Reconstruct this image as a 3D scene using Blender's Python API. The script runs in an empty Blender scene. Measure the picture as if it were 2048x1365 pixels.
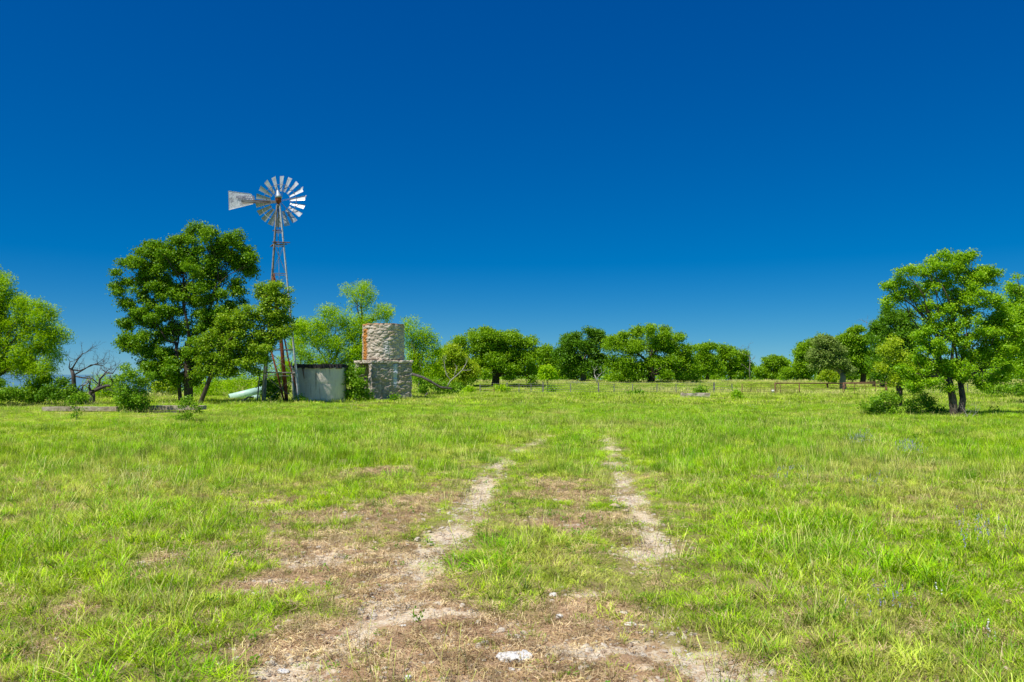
import bpy, bmesh, math, random
import numpy as np
from mathutils import Vector, Matrix, noise as mn
R = math.radians
S = bpy.context.scene
COL = S.collection
rng = np.random.default_rng(7)
random.seed(7)

# ------------------------------------------------------------------ camera
F = 1593.0                       # focal length in photo pixels (2048 wide)
H = 1.6
PITCH = math.atan(74.5 / F)
cam_d = bpy.data.cameras.new("camera"); cam = bpy.data.objects.new("camera", cam_d); COL.objects.link(cam)
cam_d.sensor_width = 36.0; cam_d.lens = 36.0 * F / 2048.0
cam_d.clip_start = 0.1; cam_d.clip_end = 12000
cam.location = (0, 0, H); cam.rotation_euler = (math.pi / 2 + PITCH, 0, 0)
S.camera = cam
cp, sp = math.cos(PITCH), math.sin(PITCH)

def at(px, py, Y):
    """world point seen at photo pixel (px, py) standing at distance Y"""
    u = (px - 1024) / F; v = (682.5 - py) / F
    d = (u, cp - v * sp, sp + v * cp)
    t = Y / d[1]
    return Vector((d[0] * t, Y, H + d[2] * t))

def G(px, py):
    u = (px - 1024) / F; v = (682.5 - py) / F
    dz = sp + v * cp
    t = -H / dz
    return (u * t, (cp - v * sp) * t)

# ------------------------------------------------------------------ noise
def _h(ix, iy, s):
    a = np.sin(ix * 127.1 + iy * 311.7 + s * 74.7) * 43758.5453
    return a - np.floor(a)
def vn(x, y, s=0):
    x = np.asarray(x, float); y = np.asarray(y, float)
    ix = np.floor(x); iy = np.floor(y); fx = x - ix; fy = y - iy
    fx = fx * fx * (3 - 2 * fx); fy = fy * fy * (3 - 2 * fy)
    a = _h(ix, iy, s); b = _h(ix + 1, iy, s); c = _h(ix, iy + 1, s); d = _h(ix + 1, iy + 1, s)
    return (a * (1 - fx) + b * fx) * (1 - fy) + (c * (1 - fx) + d * fx) * fy
def fbm(x, y, s=0, o=4):
    t = 0; a = .5; n = 0
    for i in range(o):
        t = t + a * vn(x, y, s + i * 3.1); n += a; a *= .5
        x = x * 2.03 + 5.2; y = y * 2.03 + 1.7
    return t / n
def sst(a, b, x):
    t = np.clip((np.asarray(x, float) - a) / (b - a), 0, 1)
    return t * t * (3 - 2 * t)

# ------------------------------------------------------------------ ground masks
def line_w(pts):
    return [G(*p) for p in pts]
RUT_L = line_w([(1110, 872), (1085, 880), (1045, 895), (1010, 922), (978, 955), (950, 1000), (930, 1040), (890, 1080), (845, 1120), (800, 1175), (775, 1225), (700, 1290), (620, 1365), (540, 1450)])
RUT_R = line_w([(1205, 872), (1222, 900), (1240, 940), (1252, 975), (1264, 1010), (1288, 1050), (1296, 1090), (1290, 1140)])
RUT_R2 = line_w([(1300, 1265), (1360, 1300), (1430, 1350), (1500, 1410), (1560, 1460)])
def seg_d(x, y, pts):
    d = np.full(np.shape(x), 1e9)
    for (ax, ay), (bx, by) in zip(pts[:-1], pts[1:]):
        vx, vy = bx - ax, by - ay
        t = np.clip(((x - ax) * vx + (y - ay) * vy) / (vx * vx + vy * vy), 0, 1)
        d = np.minimum(d, np.hypot(x - ax - t * vx, y - ay - t * vy))
    return d
def blobs_w(L):
    o = []
    for px, py, rx, ry, s in L:
        c = G(px, py); Y = c[1]
        a = G(px, max(py - ry, 764))[1]; b = G(px, py + ry)[1]
        o.append((c[0], (a + b) / 2, rx / F * Y, (a - b) / 2, s))
    return o
BARE = blobs_w([(930, 1235, 110, 45, .75), (900, 1310, 200, 55, .95), (740, 1140, 120, 40, .6), (1180, 1180, 90, 30, .6), (1150, 1000, 95, 50, .85), (1110, 1060, 80, 28, .6), (1170, 1255, 150, 75, 1.1), (1060, 1330, 280, 60, 1.1),
    (800, 1215, 110, 75, 1.0), (650, 1310, 190, 70, 1.0), (790, 1050, 100, 45, .75), (620, 1020, 150, 38, .45), (870, 1000, 85, 45, .6),
    (450, 1160, 110, 38, .62), (350, 1110, 60, 22, .5), (200, 1085, 40, 12, .8), (110, 1300, 90, 35, .62), (420, 1290, 130, 55, .62),
    (1390, 1330, 90, 40, .9), (1665, 1195, 26, 20, .6), (1850, 1315, 80, 22, .45), (530, 1110, 90, 32, .6), (660, 1130, 120, 45, .7),
    (720, 950, 130, 16, .45), (400, 852, 60, 7, .9), (760, 816, 60, 5, .8), (1725, 796, 40, 3, 1.0), (1000, 786, 60, 4, 1.1),
    (1580, 1300, 60, 25, .5), (1290, 1120, 60, 40, .55), (240, 1230, 60, 25, .5), (760, 890, 120, 8, .35), (1730, 1150, 40, 16, .3)])
LUSH = blobs_w([(1180, 898, 55, 22, 1.0), (960, 1130, 80, 32, .9), (60, 950, 90, 60, .5), (330, 960, 160, 60, .4), (1010, 1010, 50, 50, .35),
    (1420, 950, 130, 70, .6), (1600, 1050, 150, 90, .7), (1800, 1150, 150, 120, .7), (1500, 1120, 90, 70, .6), (1700, 1330, 120, 60, .5),
    (2000, 1000, 120, 100, .5), (1500, 870, 200, 30, .6), (120, 1060, 160, 60, .5), (520, 890, 200, 25, .4), (1380, 1010, 50, 60, .7)])
LAWN = blobs_w([(1370, 1200, 110, 70, 1.0), (1300, 1180, 60, 50, .7), (1900, 960, 120, 40, .6)])
LOW = blobs_w([(140, 832, 140, 14, 1.0), (340, 832, 80, 14, 1.0), (1393, 801, 50, 6, 1.0), (640, 812, 60, 6, .4), (780, 808, 60, 6, .4)])
def gsum(x, y, B):
    s = 0
    for cx, cy, rx, ry, st in B:
        s = s + st * np.exp(-(((x - cx) / rx) ** 2 + ((y - cy) / ry) ** 2))
    return s
def rut(x, y):
    n = (fbm(x * 2.4, y * 2.4, 5, 3) - .5) * .42
    wl = .14 + .05 * sst(14, 6, y)
    a = sst(wl + .16, wl - .07, seg_d(x, y, RUT_L) + n)
    b = sst(.33, .10, seg_d(x, y, RUT_R) + n)
    c = sst(.42, .15, seg_d(x, y, RUT_R2) + n)
    brk = sst(.36, .6, fbm(x * 1.9, y * 2.2, 33, 4))
    return np.maximum(np.maximum(a, b), c) * (.50 + .50 * brk) * (1 - .35 * sst(8.5, 5.5, y))
def masks(x, y):
    r = rut(x, y)
    b = gsum(x, y, BARE)
    n = fbm(x * 1.6, y * 1.6, 11, 4)
    n2 = fbm(x * .35, y * .35, 17, 3)
    base = .10 * sst(30, 12, y) * sst(3.5, 1.5, x) + .04
    bare = sst(.34, .86, b * .74 + base + (n - .5) * 1.5 + (n2 - .5) * .3)
    lush = np.clip(gsum(x, y, LUSH) * np.where(x > 1.6, .62, 1), 0, 1.2)
    lawn = np.clip(gsum(x, y, LAWN), 0, 1)
    bare = np.clip(bare * (1 - .85 * lush) * (1 - .9 * lawn), 0, 1)
    rub = bare * sst(.54, .64, fbm(x * 3.1 + 9, y * 4.0, 55, 4)) * sst(13, 6, y) * .70
    r = np.maximum(r, rub)
    bare = np.maximum(bare, r)
    return bare, r, lush, lawn
def rutnear(x, y):
    d = np.minimum(seg_d(x, y, RUT_L), seg_d(x, y, RUT_R)); return sst(.9 + .03 * y, .3, d)

def hz(x, y):
    x = np.asarray(x, float); y = np.asarray(y, float)
    z = .10 * (vn(x / 9, y / 9, 1) - .5) + .05 * (vn(x / 1.7, y / 1.7, 2) - .5) * sst(60, 25, np.hypot(x, y))
    z = z * 1.0
    z = z - .045 * rut(x, y) * (y < 30)
    z = z + sst(92, 150, y) * .85 - np.clip(y - 150, 0, 400) * .004
    ang = x / np.maximum(y, 1)
    z = z - sst(70, 190, y) * 26 * sst(-.36, -.46, ang)
    z = z - sst(600, 3000, y) * 10
    return z
def hz1(x, y): return float(hz(np.array([x]), np.array([y]))[0])

# ------------------------------------------------------------------ materials
class NT:
    def __init__(s, name):
        s.m = bpy.data.materials.new(name); s.m.use_nodes = True; s.t = s.m.node_tree; s.t.nodes.clear()
        s.out = s.t.nodes.new("ShaderNodeOutputMaterial")
    def n(s, typ, props=None, **inp):
        nd = s.t.nodes.new(typ)
        for k, v in (props or {}).items(): setattr(nd, k, v)
        for k, v in inp.items():
            key = int(k[1:]) if k[0] == 'i' and k[1:].isdigit() else k.replace('_', ' ')
            sk = nd.inputs[key]
            if hasattr(v, 'is_output') or isinstance(v, bpy.types.NodeSocket): s.t.links.new(v, sk)
            else: sk.default_value = v
        return nd
    def mix(s, f, a, b, bt='MIX'):
        nd = s.t.nodes.new("ShaderNodeMix"); nd.data_type = 'RGBA'; nd.blend_type = bt
        for i, v in ((0, f), (6, a), (7, b)):
            if isinstance(v, bpy.types.NodeSocket): s.t.links.new(v, nd.inputs[i])
            else: nd.inputs[i].default_value = v if i == 0 else (*v, 1)[:4]
        return nd.outputs[2]
    def math(s, op, a, b=0.0, c=False):
        nd = s.t.nodes.new("ShaderNodeMath"); nd.operation = op; nd.use_clamp = c
        for i, v in ((0, a), (1, b)):
            if isinstance(v, bpy.types.NodeSocket): s.t.links.new(v, nd.inputs[i])
            else: nd.inputs[i].default_value = v
        return nd.outputs[0]
    def noise(s, scale, vec=None, detail=4, rough=.55, dist=0.0):
        nd = s.n("ShaderNodeTexNoise", None, Scale=scale, Detail=detail, Roughness=rough, Distortion=dist)
        if vec is not None: s.t.links.new(vec, nd.inputs['Vector'])
        return nd.outputs[0]
    def ramp(s, f, stops):
        nd = s.t.nodes.new("ShaderNodeValToRGB"); s.t.links.new(f, nd.inputs[0])
        el = nd.color_ramp.elements
        while len(el) < len(stops): el.new(.5)
        for e, (p, c) in zip(el, stops):
            e.position = p; e.color = (*c, 1) if len(c) == 3 else c
        return nd.outputs[0]
    def pos(s): return s.n("ShaderNodeNewGeometry").outputs['Position']
    def obj(s): return s.n("ShaderNodeTexCoord").outputs['Object']
    def attr(s, name, typ='GEOMETRY'):
        return s.n("ShaderNodeAttribute", {'attribute_name': name, 'attribute_type': typ})
    def mapping(s, vec, scale):
        nd = s.n("ShaderNodeMapping"); s.t.links.new(vec, nd.inputs[0]); nd.inputs['Scale'].default_value = scale
        return nd.outputs[0]
    def soft_normal(s, k):
        g = s.n("ShaderNodeNewGeometry").outputs['Normal']
        a = s.t.nodes.new("ShaderNodeVectorMath"); a.operation = 'MULTIPLY_ADD'; s.t.links.new(g, a.inputs[0]); a.inputs[1].default_value = (1 - k,) * 3; a.inputs[2].default_value = (0, 0, k)
        b = s.t.nodes.new("ShaderNodeVectorMath"); b.operation = 'NORMALIZE'; s.t.links.new(a.outputs[0], b.inputs[0]); return b.outputs[0]
    def bump(s, h, strength=.5, dist=.02):
        return s.n("ShaderNodeBump", None, Strength=strength, Distance=dist, Height=h).outputs[0]
    def bsdf(s, col, rough=.8, metal=0.0, normal=None, spec=.3):
        nd = s.n("ShaderNodeBsdfPrincipled", None, Roughness=rough, Metallic=metal)
        nd.inputs['Specular IOR Level'].default_value = spec
        if isinstance(col, bpy.types.NodeSocket): s.t.links.new(col, nd.inputs['Base Color'])
        else: nd.inputs['Base Color'].default_value = (*col, 1)
        if normal is not None: s.t.links.new(normal, nd.inputs['Normal'])
        s.t.links.new(nd.outputs[0], s.out.inputs[0])
        return nd

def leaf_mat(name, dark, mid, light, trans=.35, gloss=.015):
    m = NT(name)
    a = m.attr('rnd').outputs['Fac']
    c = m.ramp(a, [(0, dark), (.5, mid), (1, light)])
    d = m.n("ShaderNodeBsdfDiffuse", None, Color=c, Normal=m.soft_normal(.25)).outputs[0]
    tcol = m.mix(1.0, c, (1.25, 1.15, .35), 'MULTIPLY')
    t = m.n("ShaderNodeBsdfTranslucent", None, Color=tcol).outputs[0]
    x = m.n("ShaderNodeMixShader", None, i0=trans, i1=d, i2=t).outputs[0]
    g = m.n("ShaderNodeBsdfGlossy", None, Color=(.9, .95, 1, 1), Roughness=.42).outputs[0]
    x = m.n("ShaderNodeMixShader", None, i0=gloss, i1=x, i2=g).outputs[0]
    m.t.links.new(x, m.out.inputs[0])
    return m.m

def bark_mat(name, c1, c2, scale=9):
    m = NT(name); v = m.mapping(m.obj(), (1, 1, .22))
    n = m.noise(scale, v, 6, .65)
    c = m.ramp(n, [(.3, c1), (.7, c2)])
    m.bsdf(c, .9, normal=m.bump(n, .9, .04), spec=.15)
    return m.m

def grass_mat(name, stops, dry, patch_scale=.22, trans=.3, dryness=(.56, .74)):
    """stops: colours over the per-clump random; dry: colour the noise patches drift to"""
    m = NT(name)
    oi = m.n("ShaderNodeObjectInfo")
    r = oi.outputs['Random']
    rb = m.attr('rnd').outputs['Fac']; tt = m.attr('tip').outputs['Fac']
    p = m.pos()
    n1 = m.noise(patch_scale, p, 3, .6); n2 = m.noise(1.1, p, 3, .6)
    f = m.math('ADD', m.math('MULTIPLY', r, .38), m.math('MULTIPLY', rb, .32))
    f = m.math('ADD', f, m.math('MULTIPLY', n2, .5))
    f = m.math('SUBTRACT', f, .1, True)
    c = m.ramp(f, stops)
    dn = m.math('ADD', m.math('MULTIPLY', n1, .8), m.math('MULTIPLY', n2, .28))
    df = m.n("ShaderNodeMapRange", None, i0=m.math('ADD', dn, m.math('MULTIPLY', rb, .10)), i1=dryness[0], i2=dryness[1]).outputs[0]
    c = m.mix(df, c, dry)
    st_ = m.n("ShaderNodeMapRange", None, i0=rb, i1=.86, i2=.90).outputs[0]
    c = m.mix(m.math('MULTIPLY', st_, .8), c, (.80, .70, .30))
    inst = m.n("ShaderNodeMapRange", None, i0=r, i1=0.0, i2=1.0, i3=.74, i4=1.32).outputs[0]
    n5 = m.n("ShaderNodeMapRange", None, i0=m.noise(5.5, p, 3, .65), i1=.36, i2=.60, i3=.58, i4=1.25).outputs[0]
    hsv = m.n("ShaderNodeHueSaturation", None, Value=m.math('MULTIPLY', inst, n5), Color=c); c = hsv.outputs[0]
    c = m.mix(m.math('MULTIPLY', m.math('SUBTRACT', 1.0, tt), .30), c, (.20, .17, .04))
    d = m.n("ShaderNodeBsdfDiffuse", None, Color=c, Normal=m.soft_normal(.55)).outputs[0]
    tcol = m.mix(1.0, c, (1.2, 1.15, .5), 'MULTIPLY')
    t = m.n("ShaderNodeBsdfTranslucent", None, Color=tcol).outputs[0]
    x = m.n("ShaderNodeMixShader", None, i0=trans, i1=d, i2=t).outputs[0]
    g = m.n("ShaderNodeBsdfGlossy", None, Color=(1, 1, .95, 1), Roughness=.38).outputs[0]
    x = m.n("ShaderNodeMixShader", None, i0=.012, i1=x, i2=g).outputs[0]
    m.t.links.new(x, m.out.inputs[0])
    return m.m

# ------------------------------------------------------------------ object helpers
def mesh_from(name, V, Fc, mat=None, smooth=False, attrs=None, nper=None):
    me = bpy.data.meshes.new(name)
    V = np.asarray(V, np.float32)
    if isinstance(Fc, np.ndarray):
        k = Fc.shape[1]; nf = len(Fc)
        me.vertices.add(len(V)); me.vertices.foreach_set("co", V.ravel())
        me.loops.add(nf * k); me.loops.foreach_set("vertex_index", Fc.astype(np.int32).ravel())
        me.polygons.add(nf); me.polygons.foreach_set("loop_start", np.arange(0, nf * k, k, dtype=np.int32))
        me.update(calc_edges=True)
    else:
        me.from_pydata([tuple(v) for v in V], [], Fc)
    for an, arr in (attrs or {}).items():
        arr = np.asarray(arr, np.float32)
        if arr.ndim == 1:
            at_ = me.attributes.new(an, 'FLOAT', 'POINT'); at_.data.foreach_set("value", arr)
        else:
            at_ = me.attributes.new(an, 'FLOAT_COLOR', 'POINT'); at_.data.foreach_set("color", np.c_[arr, np.ones(len(arr))].astype(np.float32).ravel())
    if mat: me.materials.append(mat)
    if smooth: me.polygons.foreach_set("use_smooth", np.ones(len(me.polygons), bool))
    me.validate(clean_customdata=False)
    return me

def link(name, me, parent=None, label=None, cat=None, group=None, kind=None, loc=None):
    o = bpy.data.objects.new(name, me); COL.objects.link(o)
    if parent is not None: o.parent = parent
    if loc is not None: o.location = loc
    return tag(o, label, cat, group, kind)
def tag(o, label=None, cat=None, group=None, kind=None):
    if label: o['label'] = label
    if cat: o['category'] = cat
    if group: o['group'] = group
    if kind: o['kind'] = kind
    return o

class MB:
    """collects tubes, beams, quads in WORLD space; build() makes ONE mesh relative to an origin"""
    def __init__(s): s.V = []; s.F = []; s.A = []
    def poly(s, pts, a=.5):
        b = len(s.V); s.V += [tuple(p) for p in pts]; s.F.append(tuple(range(b, b + len(pts)))); s.A += [a] * len(pts)
    def tube(s, P, rad, k=6, cap=True, a=.5):
        P = [Vector(p) for p in P]; n = len(P)
        if not hasattr(rad, '__len__'): rad = [rad] * n
        b = len(s.V); up = None
        for i, p in enumerate(P):
            d = (P[min(i + 1, n - 1)] - P[max(i - 1, 0)])
            if d.length < 1e-9: d = Vector((0, 0, 1))
            d.normalize()
            if up is None: up = Vector((1, 0, 0)) if abs(d.x) < .8 else Vector((0, 1, 0))
            x = d.cross(up)
            if x.length < 1e-5: x = d.cross(Vector((0, 1, .3)))
            x.normalize(); y = x.cross(d); up = y.cross(x) * 0 + y.cross(d).cross(d) * 0 + up
            for j in range(k):
                t = 2 * math.pi * j / k
                s.V.append(tuple(p + (x * math.cos(t) + y * math.sin(t)) * rad[i])); s.A.append(a)
        for i in range(n - 1):
            for j in range(k):
                j2 = (j + 1) % k
                s.F.append((b + i * k + j, b + i * k + j2, b + (i + 1) * k + j2, b + (i + 1) * k + j))
        if cap:
            s.F.append(tuple(b + j for j in range(k))[::-1]); s.F.append(tuple(b + (n - 1) * k + j for j in range(k)))
    def beam(s, p, q, w, h, up=(0, 0, 1), roll=0):
        p, q = Vector(p), Vector(q); d = (q - p).normalized(); up = Vector(up)
        x = d.cross(up)
        if x.length < 1e-4: x = Vector((1, 0, 0))
        x.normalize(); y = x.cross(d).normalized()
        if roll:
            c, sn = math.cos(roll), math.sin(roll); x, y = x * c + y * sn, y * c - x * sn
        b = len(s.V)
        for e in (p, q):
            for sx, sy in ((-1, -1), (1, -1), (1, 1), (-1, 1)):
                s.V.append(tuple(e + x * sx * w / 2 + y * sy * h / 2)); s.A.append(.5)
        for f in ((0, 1, 2, 3)[::-1], (4, 5, 6, 7), (0, 1, 5, 4), (1, 2, 6, 5), (2, 3, 7, 6), (3, 0, 4, 7)):
            s.F.append(tuple(b + i for i in f))
    def build(s, name, mat, parent=None, smooth=False, bevel=0, **kw):
        o0 = Vector(parent['_o']) if parent is not None and '_o' in parent.keys() else Vector((0, 0, 0))
        if parent is None and kw.get('origin') is not None: o0 = Vector(kw['origin'])
        me = mesh_from(name, [Vector(v) - o0 for v in s.V], s.F, mat, smooth, {'rnd': s.A})
        if bevel:
            bm = bmesh.new(); bm.from_mesh(me)
            bmesh.ops.bevel(bm, geom=bm.edges[:], offset=bevel, segments=1, affect='EDGES'); bm.to_mesh(me); bm.free()
        ob = link(name, me, parent, kw.get('label'), kw.get('cat'), kw.get('group'), kw.get('kind'))
        if parent is not None and '_rel' in parent.keys(): pass
        if parent is None: ob.location = o0
        ob['_o'] = tuple(o0)
        return ob
TMP = []
def empty(name, loc, label, cat, group=None):
    o = bpy.data.objects.new(name, None); COL.objects.link(o); o.location = loc; o.empty_display_size = .3
    o['_o'] = tuple(loc); tag(o, label, cat, group)
    return o

# ------------------------------------------------------------------ world, sun
SUN_AZ, SUN_EL = R(44), R(60)
to_sun = Vector((-math.cos(SUN_AZ) * math.cos(SUN_EL), -math.sin(SUN_AZ) * math.cos(SUN_EL), math.sin(SUN_EL)))
W = bpy.data.worlds.new("World"); S.world = W; W.use_nodes = True
wt = W.node_tree; wt.nodes.clear()
sky = wt.nodes.new("ShaderNodeTexSky"); sky.sky_type = 'NISHITA'; sky.sun_disc = False
sky.sun_elevation = SUN_EL; sky.sun_rotation = math.atan2(to_sun.x, to_sun.y)
sky.altitude = 1500; sky.air_density = .75; sky.dust_density = 0.0; sky.ozone_density = 5.0
hs = wt.nodes.new("ShaderNodeHueSaturation"); hs.inputs['Saturation'].default_value = 1.45; hs.inputs['Hue'].default_value = .49
gm = wt.nodes.new("ShaderNodeGamma"); gm.inputs['Gamma'].default_value = 1.0
bg = wt.nodes.new("ShaderNodeBackground"); bg.inputs['Strength'].default_value = .10
wo = wt.nodes.new("ShaderNodeOutputWorld")
wt.links.new(sky.outputs[0], gm.inputs[0]); wt.links.new(gm.outputs[0], hs.inputs['Color'])
sc_ = wt.nodes.new("ShaderNodeSeparateColor"); cc_ = wt.nodes.new("ShaderNodeCombineColor"); wt.links.new(hs.outputs[0], sc_.inputs[0])
for i_, (pw, kk) in enumerate(((1.0, .45), (.87, .86), (.56, 1.95))):      # polarised, deep blue film response
    p0 = wt.nodes.new("ShaderNodeMath"); p0.operation = 'MAXIMUM'; p0.inputs[1].default_value = 0
    p1 = wt.nodes.new("ShaderNodeMath"); p1.operation = 'POWER'; p1.inputs[1].default_value = pw
    p2 = wt.nodes.new("ShaderNodeMath"); p2.operation = 'MULTIPLY'; p2.inputs[1].default_value = kk
    wt.links.new(sc_.outputs[i_], p0.inputs[0]); wt.links.new(p0.outputs[0], p1.inputs[0]); wt.links.new(p1.outputs[0], p2.inputs[0]); wt.links.new(p2.outputs[0], cc_.inputs[i_])
wt.links.new(cc_.outputs[0], bg.inputs[0])
wt.links.new(bg.outputs[0], wo.inputs[0])
sd = bpy.data.lights.new("sun", 'SUN'); so = bpy.data.objects.new("sun", sd); COL.objects.link(so)
sd.energy = 5.0; sd.angle = R(.53); sd.color = (1, .96, .85)
so.rotation_euler = (-to_sun).to_track_quat('-Z', 'Y').to_euler(); so.location = (0, 0, 40)
S.view_settings.view_transform = 'Standard'; S.view_settings.look = 'None'; S.view_settings.exposure = 0; S.view_settings.gamma = 1
S.render.engine = 'CYCLES'
S.cycles.max_bounces = 6; S.cycles.diffuse_bounces = 3; S.cycles.glossy_bounces = 2; S.cycles.transmission_bounces = 4; S.cycles.transparent_max_bounces = 4

#__GROUND__
# ------------------------------------------------------------------ ground sheet
def ground():
    t = np.linspace(-1, 1, 560); bx = math.asinh(4500 / 2.6); xs = 2.6 * np.sinh(bx * t)
    t2 = np.linspace(-math.asinh(60 / 3.2), math.asinh(5000 / 3.2), 560); ys = 6 + 3.2 * np.sinh(t2)
    X, Y = np.meshgrid(xs, ys); X = X.ravel(); Y = Y.ravel()
    Z = hz(X, Y)
    bare, r, lush, lawn = masks(X, Y)
    near = (Y < 30) & (np.abs(X) < 30)
    Z = Z + near * (fbm(X * 5, Y * 5, 41, 3) - .5) * .03
    n = len(xs); i = np.arange((n - 1) * (len(ys) - 1)); q = i // (n - 1) * n + i % (n - 1)
    Fq = np.stack([q, q + 1, q + n + 1, q + n], 1)
    m = NT("ground_soil")
    p = m.pos(); mk = m.attr('mask').outputs['Color']
    sep = m.n("ShaderNodeSeparateColor", None, i0=mk)
    b_, r_, l_ = sep.outputs[0], sep.outputs[1], sep.outputs[2]
    nA = m.noise(1.3, p, 4, .6); nB = m.noise(11, p, 5, .65); nC = m.noise(60, p, 4, .7); nD = m.noise(190, p, 3, .7)
    soil = m.ramp(nB, [(.25, (.38, .21, .105)), (.5, (.54, .335, .19)), (.72, (.68, .48, .30))])
    soil = m.mix(m.n("ShaderNodeMapRange", None, i0=nA, i1=.42, i2=.62).outputs[0], soil, (.42, .22, .115))
    soil = m.mix(.6, soil, m.ramp(nC, [(.32, (.22, .12, .06)), (.5, (.60, .40, .24)), (.66, (.86, .69, .49))]))
    stone = m.ramp(nB, [(.3, (.76, .54, .33)), (.5, (.92, .73, .49)), (.7, (.97, .86, .65))])
    stone = m.mix(.5, stone, m.ramp(nC, [(.35, (.52, .32, .18)), (.48, (.88, .69, .47)), (.58, (.98, .90, .74))]))
    rf = m.math('ADD', r_, m.math('MULTIPLY', m.math('SUBTRACT', nB, .5), 1.5))
    rf = m.n("ShaderNodeMapRange", None, i0=rf, i1=.42, i2=.68).outputs[0]
    soil = m.mix(rf, soil, stone)
    # pale limestone specks showing through everywhere bare
    vo = m.n("ShaderNodeTexVoronoi", {'feature': 'F1'}, Scale=26, Randomness=1.0); m.t.links.new(p, vo.inputs['Vector'])
    sepv = m.n("ShaderNodeSeparateColor", None, i0=vo.outputs['Color'])
    sel = m.math('GREATER_THAN', sepv.outputs[0], .80)
    near_c = m.math('LESS_THAN', vo.outputs['Distance'], m.math('MULTIPLY', sepv.outputs[1], .42))
    spk = m.math('MULTIPLY', sel, near_c)
    soil = m.mix(m.math('MULTIPLY', spk, .85), soil, (.70, .60, .48))
    turf = m.ramp(nB, [(.3, (.16, .18, .03)), (.5, (.28, .31, .05)), (.7, (.42, .40, .13))])
    turf = m.mix(m.n("ShaderNodeMapRange", None, i0=nC, i1=.45, i2=.6).outputs[0], turf, (.40, .32, .16))
    far = m.n("ShaderNodeSeparateXYZ", None, i0=p).outputs[1]
    ff = m.n("ShaderNodeMapRange", None, i0=far, i1=22.0, i2=70.0).outputs[0]
    n20 = m.noise(.35, p, 4, .6)
    turf = m.mix(ff, turf, m.ramp(n20, [(.3, (.20, .40, .02)), (.55, (.28, .46, .04)), (.72, (.46, .50, .14))]))
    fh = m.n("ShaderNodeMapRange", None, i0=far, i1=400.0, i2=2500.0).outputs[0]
    turf = m.mix(fh, turf, (.05, .12, .16))  # far ground goes bluish: distance haze put into its colour
    c = m.mix(b_, turf, soil)
    hgt = m.math('ADD', m.math('MULTIPLY', nC, .6), m.math('ADD', m.math('MULTIPLY', nB, 1.0), m.math('MULTIPLY', spk, .35)))
    hgt = m.math('ADD', hgt, m.math('MULTIPLY', nD, .25))
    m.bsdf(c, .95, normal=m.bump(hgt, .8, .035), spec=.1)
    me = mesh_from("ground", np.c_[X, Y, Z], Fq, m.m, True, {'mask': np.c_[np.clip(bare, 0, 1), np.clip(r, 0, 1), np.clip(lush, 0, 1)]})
    link("ground", me, kind='structure', label="grassy pasture ground with bare reddish soil and pale limestone wheel ruts", cat="ground")
ground()

# distant blue hills seen through the gaps on the left
def hills():
    V = []; Fc = []
    xs = np.linspace(-3600, 200, 120)
    for i, x in enumerate(xs):
        top = 34 + 16 * fbm(x / 500, 0, 3, 4) * 2
        V += [(x, 3300 + .06 * x, -60), (x, 3600 + .06 * x, -14 + top * .55), (x, 4100, -60)]
    n = len(xs)
    for i in range(n - 1):
        for k in (0, 1):
            a = i * 3 + k; Fc.append((a, a + 3, a + 4, a + 1))
    m = NT("hazy_hill"); m.bsdf(m.ramp(m.noise(.01, m.pos()), [(.3, (.09, .21, .31)), (.7, (.10, .23, .33))]), 1, spec=0)  # aerial haze put into the hill colour
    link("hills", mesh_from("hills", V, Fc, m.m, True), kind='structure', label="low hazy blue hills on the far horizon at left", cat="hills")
hills()

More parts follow.
